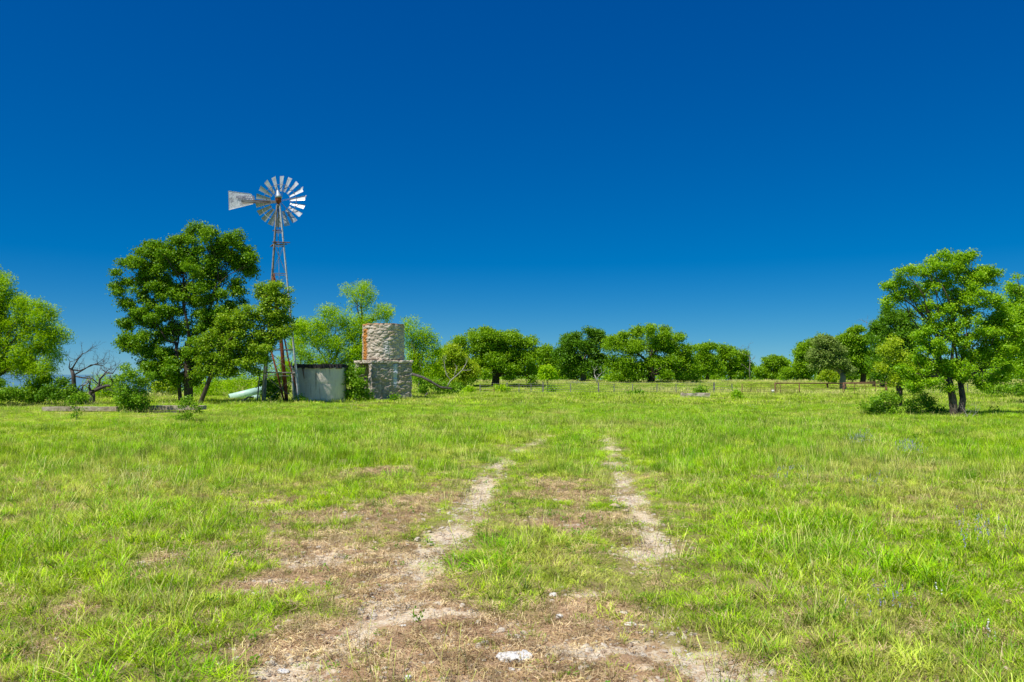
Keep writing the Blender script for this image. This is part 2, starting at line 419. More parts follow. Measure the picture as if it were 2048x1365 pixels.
#__SCATTER__
# ------------------------------------------------------------------ scatter (stuff only)
def scatter(name, P, rotz, scl, idx, sources, label, cat, tilt=.12, zs=None):
    n = len(P)
    me = bpy.data.meshes.new(name); me.vertices.add(n); me.vertices.foreach_set("co", np.asarray(P, np.float32).ravel())
    rot = np.c_[rng.normal(0, tilt, n), rng.normal(0, tilt, n), rotz]
    a = me.attributes.new('rot', 'FLOAT_VECTOR', 'POINT'); a.data.foreach_set("vector", rot.astype(np.float32).ravel())
    sv = np.c_[scl, scl, scl if zs is None else zs]
    a = me.attributes.new('scl', 'FLOAT_VECTOR', 'POINT'); a.data.foreach_set("vector", sv.astype(np.float32).ravel())
    a = me.attributes.new('idx', 'INT', 'POINT'); a.data.foreach_set("value", np.asarray(idx, np.int32))
    me.update()
    o = link(name, me, label=label, cat=cat, kind='stuff')
    col = bpy.data.collections.new(name + "_kinds")
    for i, sm in enumerate(sources):
        so_ = bpy.data.objects.new(f"{name}_kind_{i:02d}", sm); col.objects.link(so_)
    ng = bpy.data.node_groups.new(name + "_scatter", 'GeometryNodeTree')
    ng.interface.new_socket('Geometry', in_out='INPUT', socket_type='NodeSocketGeometry')
    ng.interface.new_socket('Geometry', in_out='OUTPUT', socket_type='NodeSocketGeometry')
    N = ng.nodes; L = ng.links
    gi = N.new('NodeGroupInput'); go = N.new('NodeGroupOutput')
    ci = N.new('GeometryNodeCollectionInfo'); ci.inputs['Collection'].default_value = col
    ci.inputs['Separate Children'].default_value = True; ci.inputs['Reset Children'].default_value = True
    ip = N.new('GeometryNodeInstanceOnPoints'); ip.inputs['Pick Instance'].default_value = True
    def na(nm, ty):
        q = N.new('GeometryNodeInputNamedAttribute'); q.data_type = ty; q.inputs['Name'].default_value = nm; return q.outputs[0]
    er = N.new('FunctionNodeEulerToRotation'); L.new(na('rot', 'FLOAT_VECTOR'), er.inputs[0])
    L.new(gi.outputs[0], ip.inputs['Points']); L.new(ci.outputs[0], ip.inputs['Instance']); L.new(na('idx', 'INT'), ip.inputs['Instance Index'])
    L.new(er.outputs[0], ip.inputs['Rotation']); L.new(na('scl', 'FLOAT_VECTOR'), ip.inputs['Scale'])
    L.new(ip.outputs[0], go.inputs[0])
    md = o.modifiers.new("scatter", 'NODES'); md.node_group = ng
    return o

def blades(n, rad, L, w, lean, seg=3, curve=.8, seed=0, mat=None, lvar=.4, wtip=.15):
    """n curved grass blades in one mesh"""
    g = np.random.default_rng(seed)
    rr = rad * np.sqrt(g.random(n)); th = g.random(n) * 2 * np.pi
    bx, by = rr * np.cos(th), rr * np.sin(th)
    az = np.where(g.random(n) < .6, th + g.normal(0, .7, n), g.random(n) * 2 * np.pi)
    ln = L * (1 - lvar + 2 * lvar * g.random(n)); le = np.clip(lean * (.3 + 1.1 * g.random(n)), 0, 1.4)
    cv = curve * (.3 + g.random(n)); fz = g.random(n) * np.pi
    V = np.zeros((n, seg + 1, 2, 3)); T = np.zeros((n, seg + 1, 2))
    x = np.zeros(n); z = np.zeros(n); ang = le * .6
    sx, sy = np.cos(az + np.pi / 2 + (fz - 1.57) * .4), np.sin(az + np.pi / 2 + (fz - 1.57) * .4)
    for k in range(seg + 1):
        t = k / seg
        ww = w * (.65 + .35 * t) if t < .4 else w * (1 - (1 - wtip) * ((t - .4) / .6) ** 1.3)
        for s_, sg in ((0, -1), (1, 1)):
            V[:, k, s_, 0] = bx + x * np.cos(az) + sg * ww / 2 * sx
            V[:, k, s_, 1] = by + x * np.sin(az) + sg * ww / 2 * sy
            V[:, k, s_, 2] = z - .01
            T[:, k, s_] = t
        x = x + ln / seg * np.sin(ang); z = z + ln / seg * np.cos(ang); ang = ang + cv / seg
    base = (np.arange(n) * (seg + 1) * 2)[:, None]
    Fq = []
    for k in range(seg):
        a = base + k * 2
        Fq.append(np.concatenate([a, a + 1, a + 3, a + 2], 1))
    Fq = np.concatenate(Fq)
    rnd = np.repeat(g.random(n), (seg + 1) * 2)
    return V.reshape(-1, 3), Fq, {'rnd': rnd, 'tip': T.ravel()}
def merge(parts):
    V = []; Fq = []; A = {}; b = 0
    for v, f, a in parts:
        V.append(v); Fq.append(f + b); b += len(v)
        for k in a: A.setdefault(k, []).append(a[k])
    return np.concatenate(V), np.concatenate(Fq), {k: np.concatenate(v) for k, v in A.items()}
def bmesh_of(name, part, mat): return mesh_from(name, part[0], part[1], mat, False, part[2])

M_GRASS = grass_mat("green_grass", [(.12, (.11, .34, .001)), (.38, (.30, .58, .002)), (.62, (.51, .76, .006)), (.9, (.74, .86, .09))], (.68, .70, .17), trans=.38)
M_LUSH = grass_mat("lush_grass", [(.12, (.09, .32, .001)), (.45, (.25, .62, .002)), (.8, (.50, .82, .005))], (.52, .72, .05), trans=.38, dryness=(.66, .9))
M_DRY = grass_mat("straw", [(.1, (.22, .13, .07)), (.4, (.48, .33, .18)), (.7, (.74, .60, .36)), (.95, (.92, .85, .60))], (.52, .35, .20), trans=.2)
M_WEED = leaf_mat("weed_leaf", (.10, .26, .015), (.17, .38, .02), (.30, .50, .04), .3)
M_SEED = grass_mat("seed_head_grass", [(.1, (.44, .44, .10)), (.5, (.62, .70, .14)), (.9, (.80, .80, .32))], (.62, .60, .26), trans=.2)

src = []
for i in range(6): src.append(bmesh_of(f"tuft{i}", blades(19, .05, .155, .0062, .85, 4, 1.1, 10 + i), M_GRASS))            # 0-5 clump
for i in range(3): src.append(bmesh_of(f"tall{i}", blades(22, .09, .225, .0066, .7, 4, 1.2, 30 + i), M_LUSH))              # 6-8 tall lush
for i in range(4): src.append(bmesh_of(f"turf{i}", blades(60, .17, .075, .0062, 1.0, 3, .9, 50 + i), M_GRASS))             # 9-12 short turf patch
for i in range(4): src.append(bmesh_of(f"midp{i}", merge([blades(90, .34, .20, .009, .6, 3, .8, 70 + i), blades(45, .34, .26, .008, .4, 3, .6, 90 + i)]), M_GRASS))  # 13-16 mid patch
for i in range(4): src.append(bmesh_of(f"farp{i}", blades(150, .85, .26, .020, .55, 2, .7, 110 + i), M_GRASS))            # 17-20 far patch
for i in range(2): src.append(bmesh_of(f"midlush{i}", blades(120, .34, .30, .009, .45, 3, .8, 130 + i), M_LUSH))           # 21-22
for i in range(2): src.append(bmesh_of(f"rosette{i}", blades(16, .02, .13, .007, 1.25, 4, .7, 150 + i), M_GRASS))          # 23-24

def pts(n, y0, y1, side=1.0, pad=2.0):
    """uniform points in the trapezoid of ground the camera (and its neighbours) can see"""
    out = []
    tot = 0
    while tot < n:
        y = rng.uniform(y0, y1, n * 2); hw = .66 * y * side + pad
        hm = .66 * y1 * side + pad
        x = rng.uniform(-hm, hm, n * 2); k = np.abs(x) < hw
        out.append(np.c_[x[k], y[k]]); tot += k.sum()
    return np.concatenate(out)[:n]
def area(y0, y1, pad=2.0): return .66 * (y1 ** 2 - y0 ** 2) + 2 * pad * (y1 - y0)

GP, GI, GS, GZ = [], [], [], []
def emit(P, idx, s, zs=None):
    GP.append(P); GI.append(idx); GS.append(s); GZ.append(s if zs is None else zs)

# near 2.2 - 15 m : single clumps
A = area(2.2, 19); P = pts(int(A * 150), 2.2, 19)
bare, r, lush, lawn = masks(P[:, 0], P[:, 1])
cl = fbm(P[:, 0] * .9, P[:, 1] * .9, 23, 3)
clump = sst(.35, .65, cl)
dens = (1 - bare) ** 1.3 * (.30 + .5 * clump) + .30 * (1 - r * .85)
dens = np.clip(dens + .25 * lush - .3 * lawn, 0, 1)
k = rng.random(len(P)) < dens * .42 * sst(19, 12, P[:, 1])
P1 = P[k]; b1, r1, l1, w1, c1 = bare[k], r[k], lush[k], lawn[k], clump[k]
idx = rng.integers(0, 6, len(P1))
tall = rng.random(len(P1)) < np.clip(.06 + .32 * l1 - .5 * b1, 0, .55) * (1 - w1)
idx[tall] = rng.integers(6, 9, tall.sum())
ros = (rng.random(len(P1)) < .12 + .25 * b1) & ~tall
idx[ros] = rng.integers(23, 25, ros.sum())
h = (.46 + .30 * c1 + .24 * l1 + .25 * rng.random(len(P1))) * (1 - .45 * b1) * (1 - .5 * w1)
emit(P1, idx, h * (1 + .25 * rng.random(len(P1))), h)
# short turf patches between clumps
P = pts(int(A * 60), 2.2, 19)
bare, r, lush, lawn = masks(P[:, 0], P[:, 1])
k = rng.random(len(P)) < np.clip((1 - bare) ** 1.2 * .62 + .10 * (1 - r) + lawn * .5, 0, 1) * sst(19, 12, P[:, 1])
emit(P[k], rng.integers(9, 13, k.sum()), (.6 + .5 * rng.random(k.sum())) * (1 - .3 * bare[k]), (.55 + .6 * rng.random(k.sum())) * (1 - .4 * bare[k]))
# mid 15 - 45
A = area(11, 45); P = pts(int(A * 17), 11, 45)
bare, r, lush, lawn = masks(P[:, 0], P[:, 1])
cl = sst(.3, .7, fbm(P[:, 0] * .5, P[:, 1] * .5, 24, 3))
k = rng.random(len(P)) < np.clip(1.02 - bare * 1.15, .02, 1) * sst(11, 18, P[:, 1])
P2 = P[k]; idx = rng.integers(13, 17, len(P2))
tl = rng.random(len(P2)) < (.14 + .7 * lush[k]); idx[tl] = rng.integers(21, 23, tl.sum())
s = (.65 + .4 * rng.random(len(P2))) * (.65 + .35 * sst(14, 22, P2[:, 1])); zz = (.36 + .42 * cl[k] + .35 * lush[k] + .2 * rng.random(len(P2))) * (1 - .4 * bare[k])
emit(P2, idx, s, zz)
# far 45 - 170
A = area(45, 170); P = pts(int(A * 1.15), 45, 170)
bare, r, lush, lawn = masks(P[:, 0], P[:, 1])
k = rng.random(len(P)) < 1 - .9 * bare
P3 = P[k]; emit(P3, rng.integers(17, 21, len(P3)), .8 + .4 * rng.random(len(P3)), .5 + .6 * rng.random(len(P3)))
P = np.concatenate(GP); idx = np.concatenate(GI); s = np.concatenate(GS); zz = np.concatenate(GZ)
zz = zz * (1 - np.clip(gsum(P[:, 0], P[:, 1], LOW), 0, .9)) * (1 - .55 * rutnear(P[:, 0], P[:, 1])) * .88
P3d = np.c_[P, hz(P[:, 0], P[:, 1])]
print("grass instances", len(P3d))
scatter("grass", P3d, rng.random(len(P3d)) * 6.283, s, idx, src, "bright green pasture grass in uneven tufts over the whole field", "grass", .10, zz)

# straw, litter and seed-head grass
def litter(n, rad, seed, L=(.015, .06), w=.0032, mat=None):
    g = np.random.default_rng(seed)
    c = np.c_[rad * np.sqrt(g.random(n)) * np.cos(t := g.random(n) * 6.283), rad * np.sqrt(g.random(n)) * np.sin(t), .002 + .022 * g.random(n)]
    az = g.random(n) * 6.283; ln = g.uniform(L[0], L[1], n); el = g.normal(.15, .5, n); ww = w * (.5 + g.random(n))
    d = np.c_[np.cos(az) * np.cos(el), np.sin(az) * np.cos(el), np.sin(el)] * ln[:, None] / 2
    s_ = np.c_[-np.sin(az), np.cos(az), g.normal(0, .5, n)] * ww[:, None] / 2
    V = np.stack([c - d - s_, c - d + s_, c + d + s_ * .6, c + d - s_ * .6], 1).reshape(-1, 3)
    Fq = np.arange(n * 4).reshape(n, 4)
    return V, Fq, {'rnd': np.repeat(g.random(n), 4), 'tip': np.ones(n * 4)}
ds = []
for i in range(4): ds.append(bmesh_of(f"litter{i}", litter(120, .15, 200 + i), M_DRY))
for i in range(3): ds.append(bmesh_of(f"drytuft{i}", blades(20, .05, .12, .0035, 1.1, 3, .9, 220 + i), M_DRY))
for i in range(2): ds.append(bmesh_of(f"seed{i}", blades(14, .14, .36, .0030, .5, 4, .7, 230 + i, wtip=1.6), M_SEED))
for i in range(2): ds.append(bmesh_of(f"seedfar{i}", blades(60, .8, .40, .014, .4, 2, .5, 240 + i, wtip=1.3), M_SEED))
DP, DI, DS = [], [], []
A = area(2.2, 14); P = pts(int(A * 100), 2.2, 14); bare, r, lush, lawn = masks(P[:, 0], P[:, 1])
k = rng.random(len(P)) < (.14 + .60 * bare - .72 * r); DP.append(P[k]); DI.append(rng.integers(0, 4, k.sum())); DS.append(.7 + .6 * rng.random(k.sum()))
P = pts(int(A * 26), 2.2, 14); bare, r, lush, lawn = masks(P[:, 0], P[:, 1])
k = rng.random(len(P)) < .28 * (1 - r) * (.4 + sst(.45, .65, fbm(P[:, 0] * .5, P[:, 1] * .5, 61, 3))); DP.append(P[k]); DI.append(rng.integers(4, 7, k.sum())); DS.append(.5 + .7 * rng.random(k.sum()))
P = pts(int(A * 9), 2.4, 14); bare, r, lush, lawn = masks(P[:, 0], P[:, 1])
k = rng.random(len(P)) < .5 * (1 - bare); DP.append(P[k]); DI.append(rng.integers(7, 9, k.sum())); DS.append(.4 + .55 * rng.random(k.sum()))
A = area(14, 45); P = pts(int(A * 3.2), 14, 45); pn = sst(.42, .66, fbm(P[:, 0] * .16, P[:, 1] * .16, 62, 3))
k = rng.random(len(P)) < pn * .9 + .12; DP.append(P[k]); DI.append(rng.integers(7, 9, k.sum())); DS.append(.5 + .6 * rng.random(k.sum()))
A = area(62, 170); P = pts(int(A * .36), 62, 170); pn = sst(.45, .62, fbm(P[:, 0] * .05, P[:, 1] * .05, 63, 3)) + .8 * sst(125, 150, P[:, 1])
k = rng.random(len(P)) < pn; DP.append(P[k]); DI.append(rng.integers(9, 11, k.sum())); DS.append(.5 + .7 * rng.random(k.sum()))
P = np.concatenate(DP); P3d = np.c_[P, hz(P[:, 0], P[:, 1])]
scatter("dry_grass", P3d, rng.random(len(P)) * 6.283, np.concatenate(DS), np.concatenate(DI), ds, "straw coloured dead grass, litter and seed heads among the green", "dry grass", .08)

# pebbles
def pebble(seed, flat=.55):
    g = np.random.default_rng(seed)
    bm = bmesh.new(); bmesh.ops.create_icosphere(bm, subdivisions=2, radius=1)
    off = Vector(g.random(3) * 50)
    cuts = [(Vector(g.normal(0, 1, 3)).normalized(), g.uniform(.55, .85)) for _ in range(7)]
    for v in bm.verts:
        c = v.co.copy()
        for nn, dd in cuts:
            e = c.dot(nn) - dd
            if e > 0: c -= nn * e * .9
        c *= 1 + .22 * (mn.noise(c * 1.3 + off))
        v.co = Vector((c.x * 1.15, c.y * .9, c.z * flat))
    me = bpy.data.meshes.new("pebble"); bm.to_mesh(me); bm.free()
    return me
def stone_mat(name, c1, c2, c3, sc=14, rand=False):
    m = NT(name); p = m.obj()
    n = m.noise(sc, p, 5, .65); c = m.ramp(n, [(.3, c1), (.5, c2), (.68, c3)])
    if rand:
        rr = m.n("ShaderNodeObjectInfo").outputs['Random']
        c = m.mix(m.n("ShaderNodeMapRange", None, i0=rr, i1=.70, i2=1.1).outputs[0], c, (.50, .30, .17))
    m.bsdf(c, .9, normal=m.bump(m.noise(sc * 2.2, p, 5, .7), .7, .03), spec=.15)
    return m.m
M_LIME = stone_mat("pale_limestone", (.56, .44, .32), (.80, .69, .54), (.93, .87, .76), 1.5, True)
M_WHITE = stone_mat("white_limestone", (.60, .55, .50), (.88, .85, .80), (.95, .93, .90), 18)
M_TAN = stone_mat("tan_limestone", (.48, .34, .20), (.66, .50, .33), (.76, .64, .48), 14)
M_YEL = stone_mat("yellow_lichen_stone", (.50, .34, .12), (.66, .47, .18), (.72, .60, .36), 16)
ps = [pebble(300 + i, .45 + .05 * i) for i in range(6)]
for q in ps: q.materials.append(M_LIME)
A = area(2.2, 16, 1); P = pts(int(A * 1100), 2.2, 16, 1, 1); bare, r, lush, lawn = masks(P[:, 0], P[:, 1])
gp = fbm(P[:, 0] * 1.1, P[:, 1] * 1.1, 71, 3)
k = rng.random(len(P)) < np.clip(r * .9 + bare * sst(.45, .65, gp) * .28 + bare * .05, 0, 1)
P = P[k]; sz = .005 + .013 * rng.random(len(P)) ** 3 + .020 * rng.random(len(P)) * (rng.random(len(P)) < .12)
scatter("gravel", np.c_[P, hz(P[:, 0], P[:, 1]) + sz * .1], rng.random(len(P)) * 6.283, sz, rng.integers(0, 6, len(P)), ps, "small pale limestone pebbles scattered on the bare soil and ruts", "gravel", .2)

# broadleaf weeds
def weed(seed, n=26, rad=.05, hgt=.06, l=.03, w=.012, up=.6):
    g = np.random.default_rng(seed); V = []; 
    for i in range(n):
        az = g.random() * 6.283; rr = rad * math.sqrt(g.random()); z = hgt * g.random()
        c = np.array([rr * math.cos(az), rr * math.sin(az), z]); a2 = az + g.normal(0, .6); el = g.normal(up, .35)
        d = np.array([math.cos(a2) * math.cos(el), math.sin(a2) * math.cos(el), math.sin(el)]) * l * (.6 + .8 * g.random())
        s_ = np.array([-math.sin(a2), math.cos(a2), 0]) * w * (.6 + .6 * g.random())
        V += [c, c + d * .5 + s_, c + d, c + d * .5 - s_]
    V = np.array(V); return V, np.arange(len(V)).reshape(-1, 4), {'rnd': np.repeat(g.random(n), 4), 'tip': np.ones(n * 4)}
ws = [bmesh_of(f"weed{i}", weed(400 + i, 26, .05, .05 + .02 * i, .03, .010, .3 + .25 * i), M_WEED) for i in range(4)]
A = area(2.2, 18); P = pts(int(A * 26), 2.2, 18); bare, r, lush, lawn = masks(P[:, 0], P[:, 1])
k = rng.random(len(P)) < (.30 - .25 * r) * (.4 + sst(.5, .7, fbm(P[:, 0] * .8, P[:, 1] * .8, 81, 3)) * 1.5)
P = P[k]; scatter("weeds", np.c_[P, hz(P[:, 0], P[:, 1])], rng.random(len(P)) * 6.283, .4 + .5 * rng.random(len(P)), rng.integers(0, 4, len(P)), ws, "low dark green broadleaf weeds between the grass tufts", "weeds", .15)

# wildflowers : blue-violet spikes, white daisies
def flower(seed, n, rad, hgt, size):
    g = np.random.default_rng(seed); V = []
    for i in range(n):
        a = g.random() * 6.283; rr = rad * math.sqrt(g.random()); h0 = hgt * (.7 + .5 * g.random())
        for j in range(6):
            c = np.array([rr * math.cos(a), rr * math.sin(a), h0 - j * size * .8]) + g.normal(0, size * .25, 3)
            d = g.normal(0, 1, 3); d /= np.linalg.norm(d); e = np.cross(d, g.normal(0, 1, 3)); e /= np.linalg.norm(e)
            V += [c - d * size * .5, c + e * size * .4, c + d * size * .5, c - e * size * .4]
    V = np.array(V); return V, np.arange(len(V)).reshape(-1, 4), {'rnd': np.repeat(g.random(len(V) // 4), 4), 'tip': np.ones(len(V))}
M_VIO = leaf_mat("violet_petal", (.16, .15, .42), (.28, .27, .55), (.45, .45, .62), .2)
M_WP = leaf_mat("white_petal", (.7, .7, .68), (.8, .8, .8), (.9, .9, .88), .2)
fs = [bmesh_of("violet0", flower(1, 5, .12, .26, .011), M_VIO), bmesh_of("violet1", flower(2, 9, .2, .3, .012), M_VIO), bmesh_of("daisy0", flower(3, 2, .03, .12, .012), M_WP), bmesh_of("violetfar", flower(4, 40, 1.1, .34, .04), M_VIO)]
FP, FI = [], []
for px, py, rx, ry, n, kd in [(1720, 898, 18, 5, 26, 1), (1815, 918, 22, 5, 22, 1), (1740, 985, 40, 8, 12, 0), (1950, 1110, 40, 30, 16, 0), (1590, 980, 20, 6, 8, 1), (1770, 1255, 60, 25, 8, 0),
        (1990, 1290, 12, 4, 3, 2), (1880, 1200, 10, 4, 1, 2), (85, 985, 12, 3, 2, 2), (1150, 776, 40, 3, 18, 3), (690, 830, 40, 6, 9, 1), (1420, 775, 60, 2, 14, 3), (1545, 822, 60, 4, 10, 1), (1080, 815, 30, 3, 8, 1), (1500, 768, 60, 1, 10, 3)]:
    for _ in range((n + 1) // 2):
        g_ = G(rng.normal(px, rx * .6), max(rng.normal(py, ry * .6), 767)); FP.append(g_); FI.append(kd)
FP = np.array(FP); scatter("wildflowers", np.c_[FP, hz(FP[:, 0], FP[:, 1])], rng.random(len(FP)) * 6.283, .8 + .4 * rng.random(len(FP)), FI, fs, "small violet and white wildflowers dotted in the field", "wildflowers", .1)

#__TREES__
# ------------------------------------------------------------------ trees
MATS = {
 'elm': leaf_mat("elm_leaf", (.06, .17, .003), (.155, .34, .006), (.38, .56, .025), .35),
 'elm2': leaf_mat("olive_leaf", (.09, .22, .004), (.24, .42, .008), (.52, .66, .06), .36),
 'oak': leaf_mat("oak_leaf", (.11, .29, .003), (.26, .50, .006), (.52, .74, .03), .42),
 'oakfar': leaf_mat("live_oak_leaf", (.08, .19, .003), (.20, .38, .005), (.38, .58, .012), .32),
 'dark': leaf_mat("dark_oak_leaf", (.05, .14, .004), (.11, .26, .008), (.22, .40, .012), .30),
 'mesq': leaf_mat("mesquite_leaf", (.12, .28, .002), (.33, .58, .003), (.64, .84, .02), .42, .01),
 'yel': leaf_mat("yellow_green_leaf", (.14, .26, .005), (.32, .48, .010), (.60, .70, .04), .38),
 'bush': leaf_mat("shrub_leaf", (.06, .17, .005), (.17, .36, .010), (.38, .56, .04), .3),
 'grey': leaf_mat("greyish_leaf", (.10, .17, .03), (.20, .30, .05), (.34, .42, .10), .25),
}
BK = bark_mat("dark_bark", (.035, .026, .02), (.13, .10, .075))
BKG = bark_mat("grey_bark", (.12, .105, .09), (.34, .30, .26))
BKW = bark_mat("bleached_wood", (.22, .20, .18), (.52, .48, .44))
BKD = bark_mat("charred_bark", (.035, .03, .03), (.19, .165, .16))

def leaves_at(C, Rr, n, size, style, g, npf=None):
    """n leaves through the spheres (C, Rr): sprigs on an uneven shell"""
    # each blob becomes several smaller puffs so that the crown breaks into light and dark clumps
    big = style == 'oakfar'; npf = npf or (13 if big else 14 if style == 'mesq' else 11)
    d0 = g.normal(0, 1, (len(C), npf, 3)); d0 /= np.linalg.norm(d0, axis=2)[:, :, None]
    d0[:, :, 2] = np.where(d0[:, :, 2] < -.5, -d0[:, :, 2], d0[:, :, 2])
    pc = (C[:, None, :] + d0 * (Rr[:, None] * g.uniform(.25, .74, (len(C), npf)))[:, :, None] * np.array([1, 1, .95])).reshape(-1, 3)
    pr_ = (Rr[:, None] * g.uniform(.24, .48, (len(C), npf)) * (1.2 if big or npf < 8 else .85 if style == 'mesq' else 1)).reshape(-1)
    ptone = g.random(len(pc))
    per = 7 if style != 'mesq' else 12
    ns = max(3, int(n / per))
    w = pr_ ** 2; w = w / w.sum()
    bi = g.choice(len(pc), ns, p=w)
    d = g.normal(0, 1, (ns, 3)); d /= np.linalg.norm(d, axis=1)[:, None]
    flip = (d[:, 2] < -.2) & (g.random(ns) < .6); d[flip, 2] *= -.7
    rad = .35 + .70 * g.random(ns) ** .7
    sc = pc[bi] + d * (pr_[bi] * rad)[:, None] * np.array([1.1, 1.1, .8])
    fr = g.random(ns) < .28; bj = g.choice(len(C), ns, p=Rr ** 2 / (Rr ** 2).sum())     # loose sprigs between the puffs
    sc = np.where(fr[:, None], C[bj] + d * (Rr[bj] * (1.08 * g.random(ns) ** .45))[:, None], sc)
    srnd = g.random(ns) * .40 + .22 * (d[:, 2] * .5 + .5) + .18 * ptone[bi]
    si = np.repeat(np.arange(ns), per)
    m = len(si)
    spr = size * (1.35 if style != 'mesq' else 1.7)
    off = np.clip(g.normal(0, 1, (m, 3)), -1.5, 1.5) * spr * np.array([1, 1, .7 if style != 'mesq' else 1.15])
    P = sc[si] + off
    out = d[si]
    nrm = g.normal(0, 1, (m, 3)) + out * .55 + np.array([0, 0, .75]) + np.array([-.2, -.1, 0])
    nrm /= np.linalg.norm(nrm, axis=1)[:, None]
    a = g.normal(0, 1, (m, 3))
    if style == 'mesq': a += np.array([0, 0, -1.1]) + out * .4
    a = a - nrm * (a * nrm).sum(1)[:, None]; a /= np.linalg.norm(a, axis=1)[:, None]
    b = np.cross(nrm, a)
    l = size * (.65 + .7 * g.random(m)); wd = l * (.62 if style != 'mesq' else .30)
    if style == 'mesq': l = l * 1.3
    l = l[:, None]; wd = wd[:, None]
    V = np.stack([P - a * l * .5, P + b * wd * .5 + nrm * l * .08, P + a * l * .5, P - b * wd * .5 + nrm * l * .08], 1).reshape(-1, 3)
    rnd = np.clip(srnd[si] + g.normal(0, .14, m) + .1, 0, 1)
    return V, np.repeat(rnd, 4), sc

CNT = []
def limb(mb, p, q, r0, r1, g, wob=.12, k=6, n=6, sag=0):
    p = np.array(p, float); q = np.array(q, float); L = np.linalg.norm(q - p)
    pts_ = []; rs = []
    o = g.normal(0, 1, 3) * wob * L
    o2 = g.normal(0, 1, 3) * wob * L * .6
    for i in range(n + 1):
        t = i / n
        c = p * (1 - t) + q * t + o * math.sin(t * math.pi) * .5 + o2 * math.sin(t * 2 * math.pi) * .35
        c[2] += sag * math.sin(t * math.pi) * L
        pts_.append(c); rs.append(r0 * (1 - t) + r1 * t)
    mb.tube(pts_, rs, k)
    return pts_

